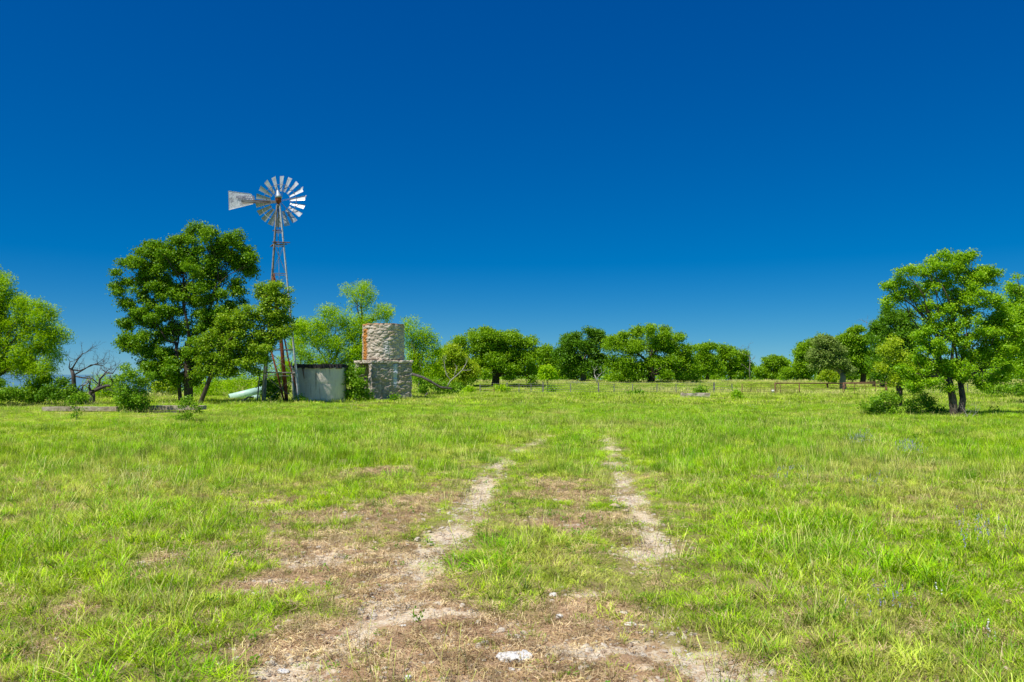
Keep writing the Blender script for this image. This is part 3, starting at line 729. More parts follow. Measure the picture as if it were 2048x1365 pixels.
def tree(name, label, cat, D, base, blobs, mat, style='leaf', group=None, tr=.25, trunks=None, fork=.38, lai=1.5, lsz=None, bark=None, depth=.75, seed=1, leafpart='crown', stempart='trunk', limbs=True, twigs=2, copies=2, npf=None):
    g = np.random.default_rng(seed)
    B = at(base[0], base[1], D); bz = hz1(B.x, B.y)
    root = empty(name, (B.x, B.y, bz), label, cat, group)
    if name == 'live_oak' and len(blobs) > 3:
        ex = []
        for _ in range(int(len(blobs) * 2.4)):
            p, q = blobs[g.integers(len(blobs))], blobs[g.integers(len(blobs))]
            if math.hypot(p[0] - q[0], p[1] - q[1]) < 60: t = g.random(); ex.append((p[0] * t + q[0] * (1 - t), p[1] * t + q[1] * (1 - t), (p[2] + q[2]) / 2 * g.uniform(.5, .9)))
        blobs = [(p[0] + g.normal(0, 3), p[1] + g.normal(0, 3), p[2] * g.uniform(.8, 1.1)) for p in blobs] + ex
    o = np.array([B.x, B.y, bz])
    px = np.array([b[0] for b in blobs], float); pr = np.array([b[2] for b in blobs], float)
    cx = (px.min() + px.max()) / 2; half = max((px.max() - px.min()) / 2 + pr.mean(), 1)
    C = []; Rr = []
    for b in blobs:
        u = (b[0] - cx) / half; dep = math.sqrt(max(.08, 1 - u * u)) * half / F * D * depth
        rm = b[2] / F * D
        for q in range(copies):
            yo = (q - (copies - 1) / 2) * dep * (1.0 if copies > 1 else 0) + g.normal(0, dep * .18)
            c = at(b[0] + g.normal(0, b[2] * .22), b[1] + g.normal(0, b[2] * .22), D + yo)
            c = np.array(c); 
            C.append(c); Rr.append(rm * (1 + .1 * g.normal()))
    C = np.array(C); Rr = np.array(Rr)
    size = lsz or (.0025 if style != 'mesq' else .0026) * (D if D < 60 else 60 + (D - 60) * .66)
    la = size * size * (.31 if style != 'mesq' else .25)
    n = int((2.6 if style != 'mesq' else 1.9) * (1.3 if name == 'live_oak' else 1) * lai * (math.pi * Rr ** 2).sum() / la)
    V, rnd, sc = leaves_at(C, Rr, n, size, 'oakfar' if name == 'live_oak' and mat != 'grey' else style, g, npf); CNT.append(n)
    V = V - o
    low = V[:, 2] < .02
    V[low, 2] = .02 + g.random(low.sum()) * .1
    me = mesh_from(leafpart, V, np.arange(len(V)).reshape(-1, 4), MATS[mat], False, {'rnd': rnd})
    link(leafpart, me, root)
    if limbs:
        mb = MB(); zt = C[:, 2].max(); zm = C[:, 2].min()
        starts = []
        for (tx, ty, lean, r0) in (trunks or [(base[0], base[1], 0, tr)]):
            b0 = np.array(at(tx, ty, D)); b0[2] = hz1(b0[0], b0[1]) - .15
            f0 = b0.copy(); f0[2] += (zt - b0[2]) * fork; f0[0] += lean / F * D; f0[1] += g.normal(0, .1)
            mid = (b0 + f0) / 2 + g.normal(0, .06, 3) * (zt - b0[2]) * .15
            mb.tube([b0, b0 + (mid - b0) * .25, mid, f0], [r0 * 1.45, r0 * 1.1, r0, r0 * .82], 9)
            starts.append((f0, r0 * .8, b0))
        K = max(2, min(9, len(blobs) // 5 + 1)); cen = C[g.choice(len(C), K, replace=False)].copy()
        for _ in range(5):
            as_ = np.argmin(((C[:, None] - cen[None]) ** 2).sum(2), 1)
            for q in range(K):
                if (as_ == q).any(): cen[q] = C[as_ == q].mean(0)
        for q in range(K):
            mem = np.where(as_ == q)[0]
            if not len(mem): continue
            f0, r0, b0 = starts[int(np.argmin([np.linalg.norm(cen[q][:2] - s[0][:2]) for s in starts]))]
            t0 = g.uniform(.72, 1.0) if cen[q][2] > f0[2] else g.uniform(.5, .8)
            rl = r0 * g.uniform(.42, .62)
            tgt = b0 + (cen[q] - b0) * 1.0; hub_ = tgt * .72 + (b0 + (f0 - b0) * t0) * .28
            lp = limb(mb, b0 + (f0 - b0) * t0, hub_, rl, rl * .55, g, .16, 7, 6, .06)
            for i in mem:
                if g.random() < (.35 if len(mem) < 12 else .5) and len(mem) > 3: continue
                rb = rl * g.uniform(.3, .5)
                pp = limb(mb, lp[g.integers(3, 7)], C[i], rb, rb * .3, g, .16, 5, 5, .04)
                for _ in range(twigs):
                    e = C[i] + g.normal(0, .5, 3) * Rr[i]
                    limb(mb, pp[g.integers(3, 6)], e, rb * .35, rb * .1, g, .15, 4, 3)
        mb.V = [tuple(np.array(v)) for v in mb.V]
        mb.build(stempart, bark or BK, root, True)
    return root

T = tree
def fill(poly, n, r0, r1, seed):
    """n small foliage clumps spread through an outline given in photo pixels"""
    g = np.random.default_rng(seed); xs = [p[0] for p in poly]; ys = [p[1] for p in poly]; out = []; tries = 0
    while len(out) < n and tries < 40000:
        tries += 1; x = g.uniform(min(xs), max(xs)); y = g.uniform(min(ys), max(ys)); ins = False
        for (ax, ay), (bx, by) in zip(poly, poly[1:] + poly[:1]):
            if (ay > y) != (by > y) and x < (bx - ax) * (y - ay) / (by - ay) + ax: ins = not ins
        if not ins: continue
        r = g.uniform(r0, r1)
        if any((x - q[0]) ** 2 + (y - q[1]) ** 2 < (.55 * r) ** 2 for q in out): continue
        out.append((x, y, r))
    return out
elm = fill([(222,565),(240,535),(252,512),(272,504),(294,496),(318,490),(338,496),(352,482),(368,468),(395,461),(422,457),(432,474),(455,470),(482,478),(492,505),(514,516),(508,535),(494,556),(484,578),(490,600),(470,640),(455,690),(448,752),(400,768),(340,766),(300,748),(278,750),(295,705),(245,700),(228,680),(228,655),(246,640),(266,628),(242,602),(235,580)], 215, 9, 20, 901)
T("elm_tree", "large leafy dark green tree with dark trunk standing left of the windmill", "tree", 49.5, (378, 800), elm, 'elm', tr=.27, trunks=[(378,800,-4,.25),(362,800,-10,.11)], fork=.36, lai=2.1, seed=3, depth=.62, copies=1, npf=6)
elm2 = fill([(438,650),(468,628),(505,612),(520,580),(540,560),(560,580),(582,580),(570,602),(575,640),(580,658),(562,688),(538,712),(510,745),(450,756),(400,745),(405,690)], 115, 8, 18, 902)
T("elm_tree", "lower lighter green tree leaning right in front of the windmill tower legs", "tree", 47.8, (398, 808), elm2, 'elm2', tr=.10, trunks=[(398,808,52,.12)], fork=.55, lai=1.7, seed=33, depth=.4, copies=1, npf=6)
mesqL = fill([(-90,560),(-40,540),(6,552),(22,586),(58,604),(84,612),(104,628),(114,652),(134,668),(128,690),(108,700),(118,722),(100,745),(88,775),(60,770),(30,755),(0,780),(-90,780)], 150, 9, 19, 904)
T("mesquite_tree", "bright feathery green tree cut by the left edge of the picture", "tree", 44, (-20, 812), mesqL, 'mesq', 'mesq', tr=.2, fork=.3, lai=1.7, seed=4, depth=.5, copies=1, npf=6)
mc = fill([(588,700),(596,655),(622,648),(640,632),(664,616),(690,640),(714,640),(724,665),(724,738),(600,748),(585,725)], 85, 7, 14, 905)
T("mesquite_tree", "rounded yellow green feathery tree directly behind the concrete tank", "tree", 72, (655, 792), mc, 'mesq', 'mesq', tr=.16, fork=.4, lai=1.8, seed=5, copies=1, npf=6, bark=BKG)
T("mesquite_tree", "thin feathery sapling crown peeking between windmill tower and tank tree", "tree", 76, (600, 790), [(597,660,15),(588,672,10),(612,655,8),(600,690,15)], 'mesq', 'mesq', tr=.08, fork=.6, lai=1.0, seed=6, bark=BKG)
mt = [(724,580,12),(735,575,9),(699,585,10),(688,586,6),(714,595,12),(742,598,14),(699,617,6),(728,610,11),(762,620,12),(775,624,10),(752,632,9),(771,636,9),(725,634,8),(738,645,14),(718,655,14)]
T("mesquite_tree", "tallest feathery tree rising above the stone tower with open wispy top", "tree", 76, (722, 788), mt, 'mesq', 'mesq', tr=.17, fork=.72, lai=1.2, seed=7)
mr = fill([(812,690),(814,655),(821,638),(834,642),(830,662),(845,664),(866,672),(870,694),(880,706),(884,735),(870,750),(820,755)], 60, 6, 12, 906)
T("mesquite_tree", "bright yellow green feathery tree just right of the stone tower", "tree", 74, (840, 790), mr, 'mesq', 'mesq', tr=.15, fork=.45, lai=1.7, seed=8, copies=1, npf=6, bark=BKG)

oakR = fill([(1752,602),(1772,575),(1792,552),(1814,534),(1840,540),(1858,516),(1880,503),(1900,515),(1925,510),(1950,505),(1972,514),(1982,540),(1996,550),(1985,568),(1962,574),(1990,592),(2012,612),(2036,642),(2040,700),(2026,755),(1990,770),(1945,782),(1890,778),(1832,780),(1806,766),(1806,742),(1832,702),(1848,655),(1838,618),(1804,600),(1772,612)], 215, 7, 16, 903)
T("oak_tree", "big bright green airy oak with short forked trunk standing alone at right", "tree", 32.7, (1912, 835), oakR, 'oak', tr=.17, trunks=[(1909,835,-13,.15),(1919,838,11,.125)], fork=.27, lai=1.65, seed=9, depth=.62, copies=1, npf=5, bark=bark_mat("oak_bark", (.04,.03,.025), (.22,.17,.13)))
T("oak_tree", "dense green tree partly cut off by the right edge of the picture", "tree", 47, (2060, 812), [(2022,575,10),(2035,595,24),(2048,640,40),(2075,680,55),(2030,700,32),(2050,740,40),(2010,745,24),(2035,555,5),(2110,620,50)], 'oak', tr=.25, lai=1.25, seed=10)
T("oak_tree", "darker green tree whose top shows left behind the big right oak", "tree", 66, (1800, 795), [(1775,625,12),(1790,640,24),(1815,640,24),(1770,645,14),(1800,670,32),(1830,680,32),(1775,680,26),(1800,720,34),(1840,740,34),(1770,730,26)], 'dark', tr=.22, lai=1.3, seed=11)
T("oak_tree", "small yellow green tree in front of the darker tree by the right gate", "tree", 42, (1800, 818), [(1768,702,13),(1785,690,14),(1790,722,22),(1810,715,16),(1765,738,12),(1815,745,24),(1835,732,18),(1790,755,16),(1850,765,18),(1825,772,14),(1780,770,8)], 'yel', tr=.08, lai=1.0, seed=12, fork=.3)

# far live oaks
T("live_oak", "broad domed live oak behind the reddish dirt patch left of centre", "tree", 116, (990, 780), [(925,690,18),(945,680,18),(975,672,16),(976,664,8),(1000,680,20),(1030,678,16),(1040,690,20),(1060,697,18),(1075,705,12),(955,705,24),(985,705,26),(1020,712,24),(1055,722,24),(925,720,20),(955,735,22),(1000,735,22),(1040,745,22),(1068,742,16),(940,755,14),(970,755,12),(1010,757,12),(1065,760,8)], 'oakfar', tr=.55, fork=.35, lai=1.25, seed=13, depth=.8)
T("live_oak", "yellowish live oak left of the domed one with bleached branches in front", "tree", 96, (900, 786), [(905,705,14),(920,715,16),(895,720,16),(935,735,16),(890,745,18),(915,750,18),(945,755,14),(875,735,14),(905,768,16),(930,772,12)], 'yel', tr=.3, lai=1.15, seed=14)
T("live_oak", "dark distant tree top between the feathery tree and domed live oak", "tree", 160, (890, 770), [(880,708,8),(895,706,7),(908,708,7),(893,722,14)], 'dark', tr=.4, lai=1.3, seed=15)
T("live_oak", "live oak with dark open crown and bleached limbs at centre", "tree", 146, (1166, 768), [(1135,680,14),(1158,672,12),(1180,668,12),(1195,675,14),(1205,690,16),(1150,695,20),(1180,700,22),(1130,705,18),(1115,715,16),(1140,725,20),(1175,730,20),(1205,725,16),(1120,745,14),(1150,750,14),(1190,748,12)], 'dark', tr=.5, lai=1.0, seed=16, depth=.7, bark=BKG)
T("live_oak", "low live oak filling the dip between the two domed oaks", "tree", 175, (1098, 768), [(1085,705,10),(1098,702,7),(1092,720,16),(1108,728,16),(1085,745,14),(1105,750,14)], 'oakfar', tr=.4, lai=1.3, seed=17)
T("live_oak", "widest domed live oak right of centre with hanging lower branches", "tree", 138, (1303, 775), [(1225,680,12),(1245,675,14),(1270,670,14),(1300,668,14),(1330,672,14),(1352,680,14),(1232,700,22),(1265,695,24),(1305,695,26),(1345,702,24),(1375,705,14),(1238,728,22),(1270,730,26),(1310,730,26),(1350,730,26),(1382,730,16),(1240,755,16),(1270,755,14),(1335,755,14),(1365,757,14),(1388,752,10),(1228,765,8)], 'oakfar', tr=.6, fork=.33, lai=1.25, seed=18, depth=.85)
T("live_oak", "narrow upright tree touching the right side of the widest oak", "tree", 190, (1415, 766), [(1398,700,10),(1412,692,11),(1425,696,9),(1400,715,14),(1420,718,14),(1395,740,14),(1418,745,14),(1435,735,10)], 'oakfar', tr=.4, lai=1.3, seed=19)
T("live_oak", "rounded distant tree with open gap left of the low saddle", "tree", 200, (1462, 766), [(1445,705,10),(1460,702,10),(1475,706,10),(1488,714,10),(1450,722,14),(1475,728,14),(1492,735,10),(1448,745,14),(1475,750,14),(1500,750,8),(1435,755,8)], 'oakfar', tr=.4, lai=1.1, seed=20)
T("live_oak", "small low tree standing in the saddle of the tree line", "tree", 170, (1545, 768), [(1530,722,7),(1545,713,8),(1558,720,8),(1568,722,5),(1540,735,13),(1560,740,12),(1525,745,12),(1575,745,12),(1545,755,12),(1512,748,9)], 'oakfar', tr=.25, lai=1.2, seed=21)
T("live_oak", "bright leafy tree right of the small saddle tree", "tree", 150, (1595, 768), [(1590,728,9),(1605,722,10),(1585,745,13),(1605,745,13),(1622,740,10),(1570,755,9),(1615,757,10)], 'oakfar', tr=.25, lai=1.3, seed=22)
T("live_oak", "tall tree with two leafy tips left of the greyish tree", "tree", 150, (1640, 770), [(1605,692,9),(1615,700,10),(1645,682,12),(1600,715,14),(1625,710,16),(1620,735,18),(1645,700,14)], 'oakfar', tr=.35, lai=1.3, seed=23)
T("live_oak", "greyish half bare tree with visible pale limbs behind the pipe fence", "tree", 100, (1686, 776), [(1640,690,14),(1660,682,14),(1635,712,16),(1660,708,18),(1682,700,16),(1640,735,14),(1665,732,14),(1690,728,14),(1700,745,8)], 'grey', tr=.38, lai=1.15, seed=24, bark=BKG, twigs=4)
T("live_oak", "tall dense green tree rising behind the greyish tree", "tree", 125, (1725, 773), [(1705,665,9),(1715,660,7),(1690,682,14),(1712,685,16),(1735,680,16),(1700,705,18),(1730,710,20),(1715,735,18),(1740,738,18),(1700,755,10),(1680,680,10)], 'oakfar', tr=.4, lai=1.3, seed=25)
T("live_oak", "dark green tree with several dark stems behind the right gate", "tree", 112, (1762, 776), [(1752,650,8),(1760,660,14),(1745,672,14),(1775,672,18),(1760,700,20),(1785,705,20),(1750,725,16),(1775,735,18),(1795,745,16),(1755,750,12)], 'dark', tr=.35, trunks=[(1748,775,2,.2),(1764,776,3,.3),(1776,776,-3,.2)], lai=1.25, seed=26)
T("live_oak", "bright bush like tree under the greyish tree", "tree", 108, (1655, 774), [(1650,752,9),(1665,756,9),(1675,750,7),(1640,758,8)], 'yel', tr=.12, lai=1.2, seed=27)
T("young_tree", "small vivid yellow green round tree by the wire fence posts", "tree", 96, (1096, 782), [(1084,742,8),(1095,738,9),(1106,745,9),(1082,752,7),(1095,755,11),(1108,756,7),(1096,745,10)], 'mesq', tr=.08, lai=1.3, seed=28, fork=.35, bark=BKG)
# distant wood closing the gaps of the tree line
def woods():
    g = np.random.default_rng(77); C = []; Rr = []
    for px in np.arange(560, 2700, 9):
        D = g.uniform(215, 300); top = 738 + 8 * math.sin(px * .031) + g.normal(0, 4) - (14 if 1090 < px < 1240 or 1380 < px < 1505 or px > 1600 else 0) - (9 if 870 < px < 1500 or px > 1560 else 0)
        if 1480 < px < 1600: top += 2
        for yy in np.arange(top + 10, 775, 11):
            c = at(px + g.normal(0, 5), yy, D + g.normal(0, 8)); C.append(np.array(c)); Rr.append(g.uniform(9, 14) / F * D)
    C = np.array(C); Rr = np.array(Rr)
    V, rnd, _ = leaves_at(C, Rr, 150000, .70, 'leaf', g)
    link("distant_woods", mesh_from("distant_woods", V, np.arange(len(V)).reshape(-1, 4), MATS['oakfar'], False, {'rnd': rnd}), kind='stuff', label="far band of dark green woodland closing the tree line", cat="woods")
woods()

# ------------------------------------------------------------------ shrubs
def B(label, D, base, blobs, mat='bush', seed=1, name='shrub', lai=1.2, group=None, style='leaf', lsz=None, cat='shrub', bark=None):
    return tree(name, label, cat, D, base, blobs, mat, style, group, tr=.03, fork=.25, lai=lai, seed=seed, leafpart='foliage', stempart='stem', depth=.8, lsz=lsz, bark=bark or BKG, twigs=1)
B("yellowish green bush growing through the gap between the two low concrete walls", 36.4, (260, 828), [(240,762,15),(265,755,15),(285,768,16),(252,788,20),(280,795,18),(240,805,16),(250,738,10),(300,750,9),(262,815,20),(290,815,12)], 'bush', 41, lai=.95)
B("leggy sapling with sparse leaves in front of the left concrete wall", 30, (152, 844), [(148,800,7),(158,795,6),(146,815,6),(158,822,7),(150,833,6),(142,805,4)], 'bush', 42, name='sapling', lai=.7)
B("small rounded bush in front of the right concrete wall", 28.2, (370, 850), [(372,805,9),(385,812,8),(362,815,8),(376,830,10),(362,840,8),(372,845,8),(396,822,5),(380,798,5)], 'bush', 43, lai=.85)
B("dark low bush behind the left end of the left concrete wall", 42, (102, 815), [(100,782,14),(85,790,12),(112,795,12)], 'dark', 44)
B("mixed green bush at the left edge under the feathery tree", 43, (20, 815), [(20,790,20),(-10,795,20),(45,795,16),(0,775,14)], 'bush', 45)
B("olive bush under the right side of the feathery left tree", 45, (75, 812), [(70,785,18),(92,765,14),(75,800,16),(60,800,12)], 'bush', 46)
B("spiky olive bush before the dead trees", 44, (130, 812), [(125,770,14),(140,785,16),(120,790,14),(150,795,14),(165,800,12)], 'bush', 47)
B("vivid light green bush between the two dead trees", 60, (205, 803), [(205,780,14),(222,775,14),(190,790,10),(215,792,14),(200,762,8),(180,770,8)], 'mesq', 48, style='mesq')
B("vivid feathery brush left of the turquoise pipe", 64, (420, 798), [(400,772,14),(425,768,16),(385,780,12),(440,778,12),(405,785,14),(425,788,12)], 'mesq', 49, style='mesq')
B("feathery brush behind the turquoise pipe", 62, (475, 798), [(460,772,14),(480,765,14),(495,775,14),(470,785,12)], 'mesq', 50, style='mesq')
B("pale green brush seen behind the trunk of the large dark tree", 66, (330, 798), [(320,775,12),(340,780,12),(355,770,12),(310,785,10),(345,790,10)], 'yel', 51)
B("mid green shrub tangled round the windmill base", 53.5, (555, 806), [(540,770,12),(560,762,12),(552,785,13),(570,778,12),(535,790,10),(548,798,9),(585,755,9),(528,770,8)], 'bush', 52, lai=.9)
B("vivid feathery brush filling the view behind the windmill legs", 67, (530, 797), [(512,765,12),(530,758,13),(545,768,12),(525,780,12),(505,782,10),(548,785,10),(535,740,8)], 'mesq', 71, style='mesq')
B("low leafy plant at the foot of the rusty casing", 49, (605, 812), [(600,796,6),(606,803,6),(590,802,5)], 'bush', 53, lai=.9)
B("bright brush between the windmill tower and the tank", 68, (580, 796), [(575,740,14),(590,755,14),(570,765,10),(565,725,10)], 'mesq', 54, style='mesq')
B("dense green shrub squeezed between the concrete tank and the stone tower", 54.4, (715, 804), [(700,748,10),(714,745,11),(703,768,14),(722,765,14),(712,785,16),(732,785,12),(700,790,12),(740,795,7),(700,735,6)], 'bush', 55, lai=1.3)
B("small weed bush at the foot of the stone tower", 54, (787, 806), [(786,795,5),(790,800,5)], 'bush', 56)
B("low bright green thicket right of the stone tower", 72, (865, 792), [(850,770,12),(870,775,14),(890,778,12),(845,782,8),(905,780,10),(835,760,8)], 'bush', 57, lai=1.3)
B("dark green thicket under the yellowish live oak", 84, (930, 788), [(895,775,8),(915,776,10),(935,780,8),(880,780,8)], 'dark', 58)
B("bright rounded bush beside the reddish dirt patch", 78, (935, 791), [(930,783,6),(942,783,6),(936,778,5)], 'mesq', 59)
B("young bright bush leaning over the wire fence", 80, (1003, 790), [(997,776,6),(1008,777,6),(1015,780,4)], 'mesq', 60)
B("narrow upright olive bush right of the vivid round tree", 82, (1104, 790), [(1100,776,5),(1106,780,6),(1103,786,5)], 'bush', 61)
B("grey green low bush left of the stone trough", 66, (1272, 797), [(1262,790,6),(1275,786,6),(1284,790,6),(1272,793,6)], 'bush', 62)
B("low dark bush directly behind the stone trough", 72, (1400, 792), [(1392,780,6),(1403,780,6),(1398,785,6)], 'bush', 63)
B("small bright bush in front of the left rusty gate panel", 55, (1476, 803), [(1471,793,6),(1480,796,6),(1474,786,5),(1486,799,4)], 'oak', 64)
B("left one of the two rounded shrubs beside the big oak trunk", 33.5, (1765, 832), [(1735,812,12),(1750,805,12),(1770,798,12),(1788,802,12),(1762,818,14),(1785,820,12),(1742,822,10),(1775,790,7)], 'bush', 65, lai=1.1)
B("right one of the two shrubs, thinner, touching the big oak trunk", 33.8, (1845, 834), [(1822,808,10),(1840,800,11),(1858,808,11),(1835,822,12),(1862,824,10),(1878,822,9),(1848,792,6),(1818,824,8)], 'bush', 66, lai=.85)
B("dark thin sapling standing alone in the right meadow", 20.5, (1832, 895), [(1831,876,3.5),(1834,882,3.5),(1831,888,3.5)], 'dark', 67, name='sapling', lai=.8)
B("dark little sapling right of the big oak trunk", 36, (1992, 832), [(1990,818,4),(1994,824,4),(2008,824,3.5),(1988,828,4)], 'dark', 68, name='sapling', lai=.8)
B("low hedge like brush beneath the right edge tree", 62, (2020, 802), [(1990,775,12),(2010,780,12),(2035,778,12),(2050,785,12),(1975,782,8)], 'bush', 69)
B("tiny bush behind the wire fence in front of the widest oak", 90, (1322, 788), [(1312,782,4),(1322,783,5),(1330,784,3)], 'bush', 70)

# ------------------------------------------------------------------ dead trees
def grow(mb, p, d, L, r, g, depth, k=6, up=.12, spread=.6):
    P_ = [np.array(p)]; rs = [r]; cur = np.array(p, float); dd = np.array(d, float)
    n = 4
    for i in range(n):
        dd = dd + g.normal(0, .22, 3) + np.array([0, 0, up]); dd /= np.linalg.norm(dd)
        cur = cur + dd * L / n; P_.append(cur.copy()); rs.append(r * (1 - .45 * (i + 1) / n))
    mb.tube(P_, rs, k if r > .02 else 4)
    if depth > 0:
        for j in range(g.integers(2, 4) if depth > 1 else 3):
            nd = dd + g.normal(0, spread, 3); nd /= np.linalg.norm(nd)
            s = P_[g.integers(2, 5)]
            grow(mb, s, nd, L * g.uniform(.6, .85), r * .55, g, depth - 1, k, up * .6, spread)
def dead(label, base, D, limbs_, mat, seed, name='dead_tree'):
    g = np.random.default_rng(seed); b = at(base[0], base[1], D); z = hz1(b.x, b.y); mb = MB()
    for path, r0, r1, dep, L in limbs_:
        P_ = [np.array(at(x, y, D + g.normal(0, .25) * (i > 0))) for i, (x, y) in enumerate(path)]
        P_[0][2] = max(P_[0][2], z - .1) if path[0] != base else z - .1
        n = len(P_); rs = [r0 + (r1 - r0) * i / (n - 1) for i in range(n)]
        mb.tube(P_, rs, 7)
        d = P_[-1] - P_[-2]; d /= np.linalg.norm(d)
        if dep:
            for _ in range(2): grow(mb, P_[-1], d + g.normal(0, .4, 3), L, r1 * .8, g, dep)
            for i in range(1, n - 1):
                dd = g.normal(0, 1, 3); dd[2] = abs(dd[2]) * .6; grow(mb, P_[i], dd / np.linalg.norm(dd), L * .8, r1 * .7, g, dep - 1)
    root = empty(name, (b.x, b.y, z), label, "dead tree")
    mb.build("trunk", mat, root, True)
dead("left dead tree with dark leaning trunk and a fan of fine bare twigs", (150, 812), 50, [
    ([(150,812),(148,775),(147,752),(143,738)], .16, .10, 0, 0),
    ([(143,740),(160,742),(175,735),(192,728),(205,732)], .05, .022, 3, .75), ([(143,740),(155,720),(165,708),(171,706)], .05, .022, 3, .6),
    ([(147,752),(165,756),(185,758),(196,768)], .05, .03, 2, .6), ([(146,750),(138,735),(140,724)], .05, .022, 3, .8),
    ([(148,750),(158,745),(170,738),(182,730),(194,730)], .05, .022, 3, .6), ([(145,755),(135,762),(130,770)], .04, .02, 1, .5)], BKD, 81)
dead("right dead tree forking low into two thick dark limbs", (184, 806), 48, [
    ([(184,806),(184,795),(183,783)], .2, .17, 0, 0), ([(183,785),(200,777),(212,772),(222,772)], .12, .07, 1, .5),
    ([(190,780),(198,772),(200,758),(208,750),(212,744)], .08, .035, 3, .6), ([(212,745),(225,748),(232,738)], .04, .02, 1, .5), ([(182,784),(178,775),(180,768)], .08, .04, 1, .4)], BKD, 82)
dead("pale bleached dead branch lying against the left dead tree", (172, 808), 46.5, [
    ([(172,806),(168,792),(160,785),(152,778)], .07, .05, 1, .3), ([(162,786),(166,772),(175,767),(176,764)], .05, .03, 1, .3), ([(160,786),(156,776),(162,772)], .05, .03, 1, .3)], BKW, 83, 'dead_branch')
dead("long dead limb sagging down right of the stone tower", (905, 781), 70, [
    ([(822,748),(845,755),(862,764),(880,775),(903,778)], .13, .10, 0, 0)], BKD, 84, 'dead_branch')
dead("bleached forked branch rising from the end of the sagging dead limb", (893, 778), 70.5, [
    ([(893,777),(901,762),(915,750),(925,740),(932,728)], .07, .03, 1, .5), ([(901,760),(893,750),(890,738),(889,728)], .05, .02, 1, .5), ([(908,755),(911,742),(914,735)], .035, .02, 1, .4), ([(925,741),(935,741),(943,740)], .03, .015, 0, .3)], BKW, 85, 'dead_branch')
dead("bleached dead tree leaning before the dark live oak at centre", (1195, 770), 130, [
    ([(1195,769),(1193,759),(1189,750)], .13, .07, 1, .9), ([(1193,758),(1199,751),(1203,747)], .08, .04, 1, .7)], BKW, 86)
dead("grey leafless spindly tree at the right end of the distant oaks", (1500, 768), 190, [
    ([(1500,768),(1499,740),(1500,725),(1499,714)], .14, .07, 2, 2)], BKG, 87)
dead("leafless pinkish tree top sticking out of the tall right tree", (1741, 774), 135, [
    ([(1741,774),(1742,720),(1741,680),(1742,664)], .2, .06, 2, 1.6)], BKG, 88)
# grey twigs at the oak foot
dead("tangle of grey dead twigs at the foot of the big oak", (1938, 842), 31.5, [
    ([(1938,842),(1934,832),(1930,824)], .015, .008, 2, .35), ([(1940,842),(1944,834),(1950,828)], .015, .008, 2, .35), ([(1932,842),(1926,836),(1920,832)], .015, .008, 2, .3)], BKW, 89, 'dead_brush')
g9 = np.random.default_rng(9)

#__BUILT__
# ------------------------------------------------------------------ metals, concrete
def metal_mat(name, c1, c2, rough=.45, metal=.6, scale=6):
    m = NT(name); n = m.noise(scale, m.obj(), 5, .6)
    m.bsdf(m.ramp(n, [(.35, c1), (.65, c2)]), rough, metal, spec=.4); return m.m
GALV = metal_mat("galvanised_steel", (.44, .46, .48), (.68, .70, .72), .5, .15)
GALVD = metal_mat("weathered_steel", (.15, .13, .12), (.36, .34, .33), .6, .3, 4)
BLADE = metal_mat("sail_steel", (.38, .40, .43), (.62, .65, .69), .45, .25, 3)
RUST = metal_mat("rusty_steel", (.13, .03, .013), (.34, .09, .04), .8, .05, 7)
RUSTL = metal_mat("light_rust_steel", (.13, .06, .035), (.30, .16, .09), .8, .1, 5)
WOODG = bark_mat("weathered_timber", (.20, .17, .14), (.48, .43, .37), 6)
WOODB = bark_mat("brown_timber", (.10, .055, .035), (.30, .19, .12), 6)
TAR = metal_mat("tarred_board", (.012, .010, .013), (.06, .05, .055), .7, 0, 9)

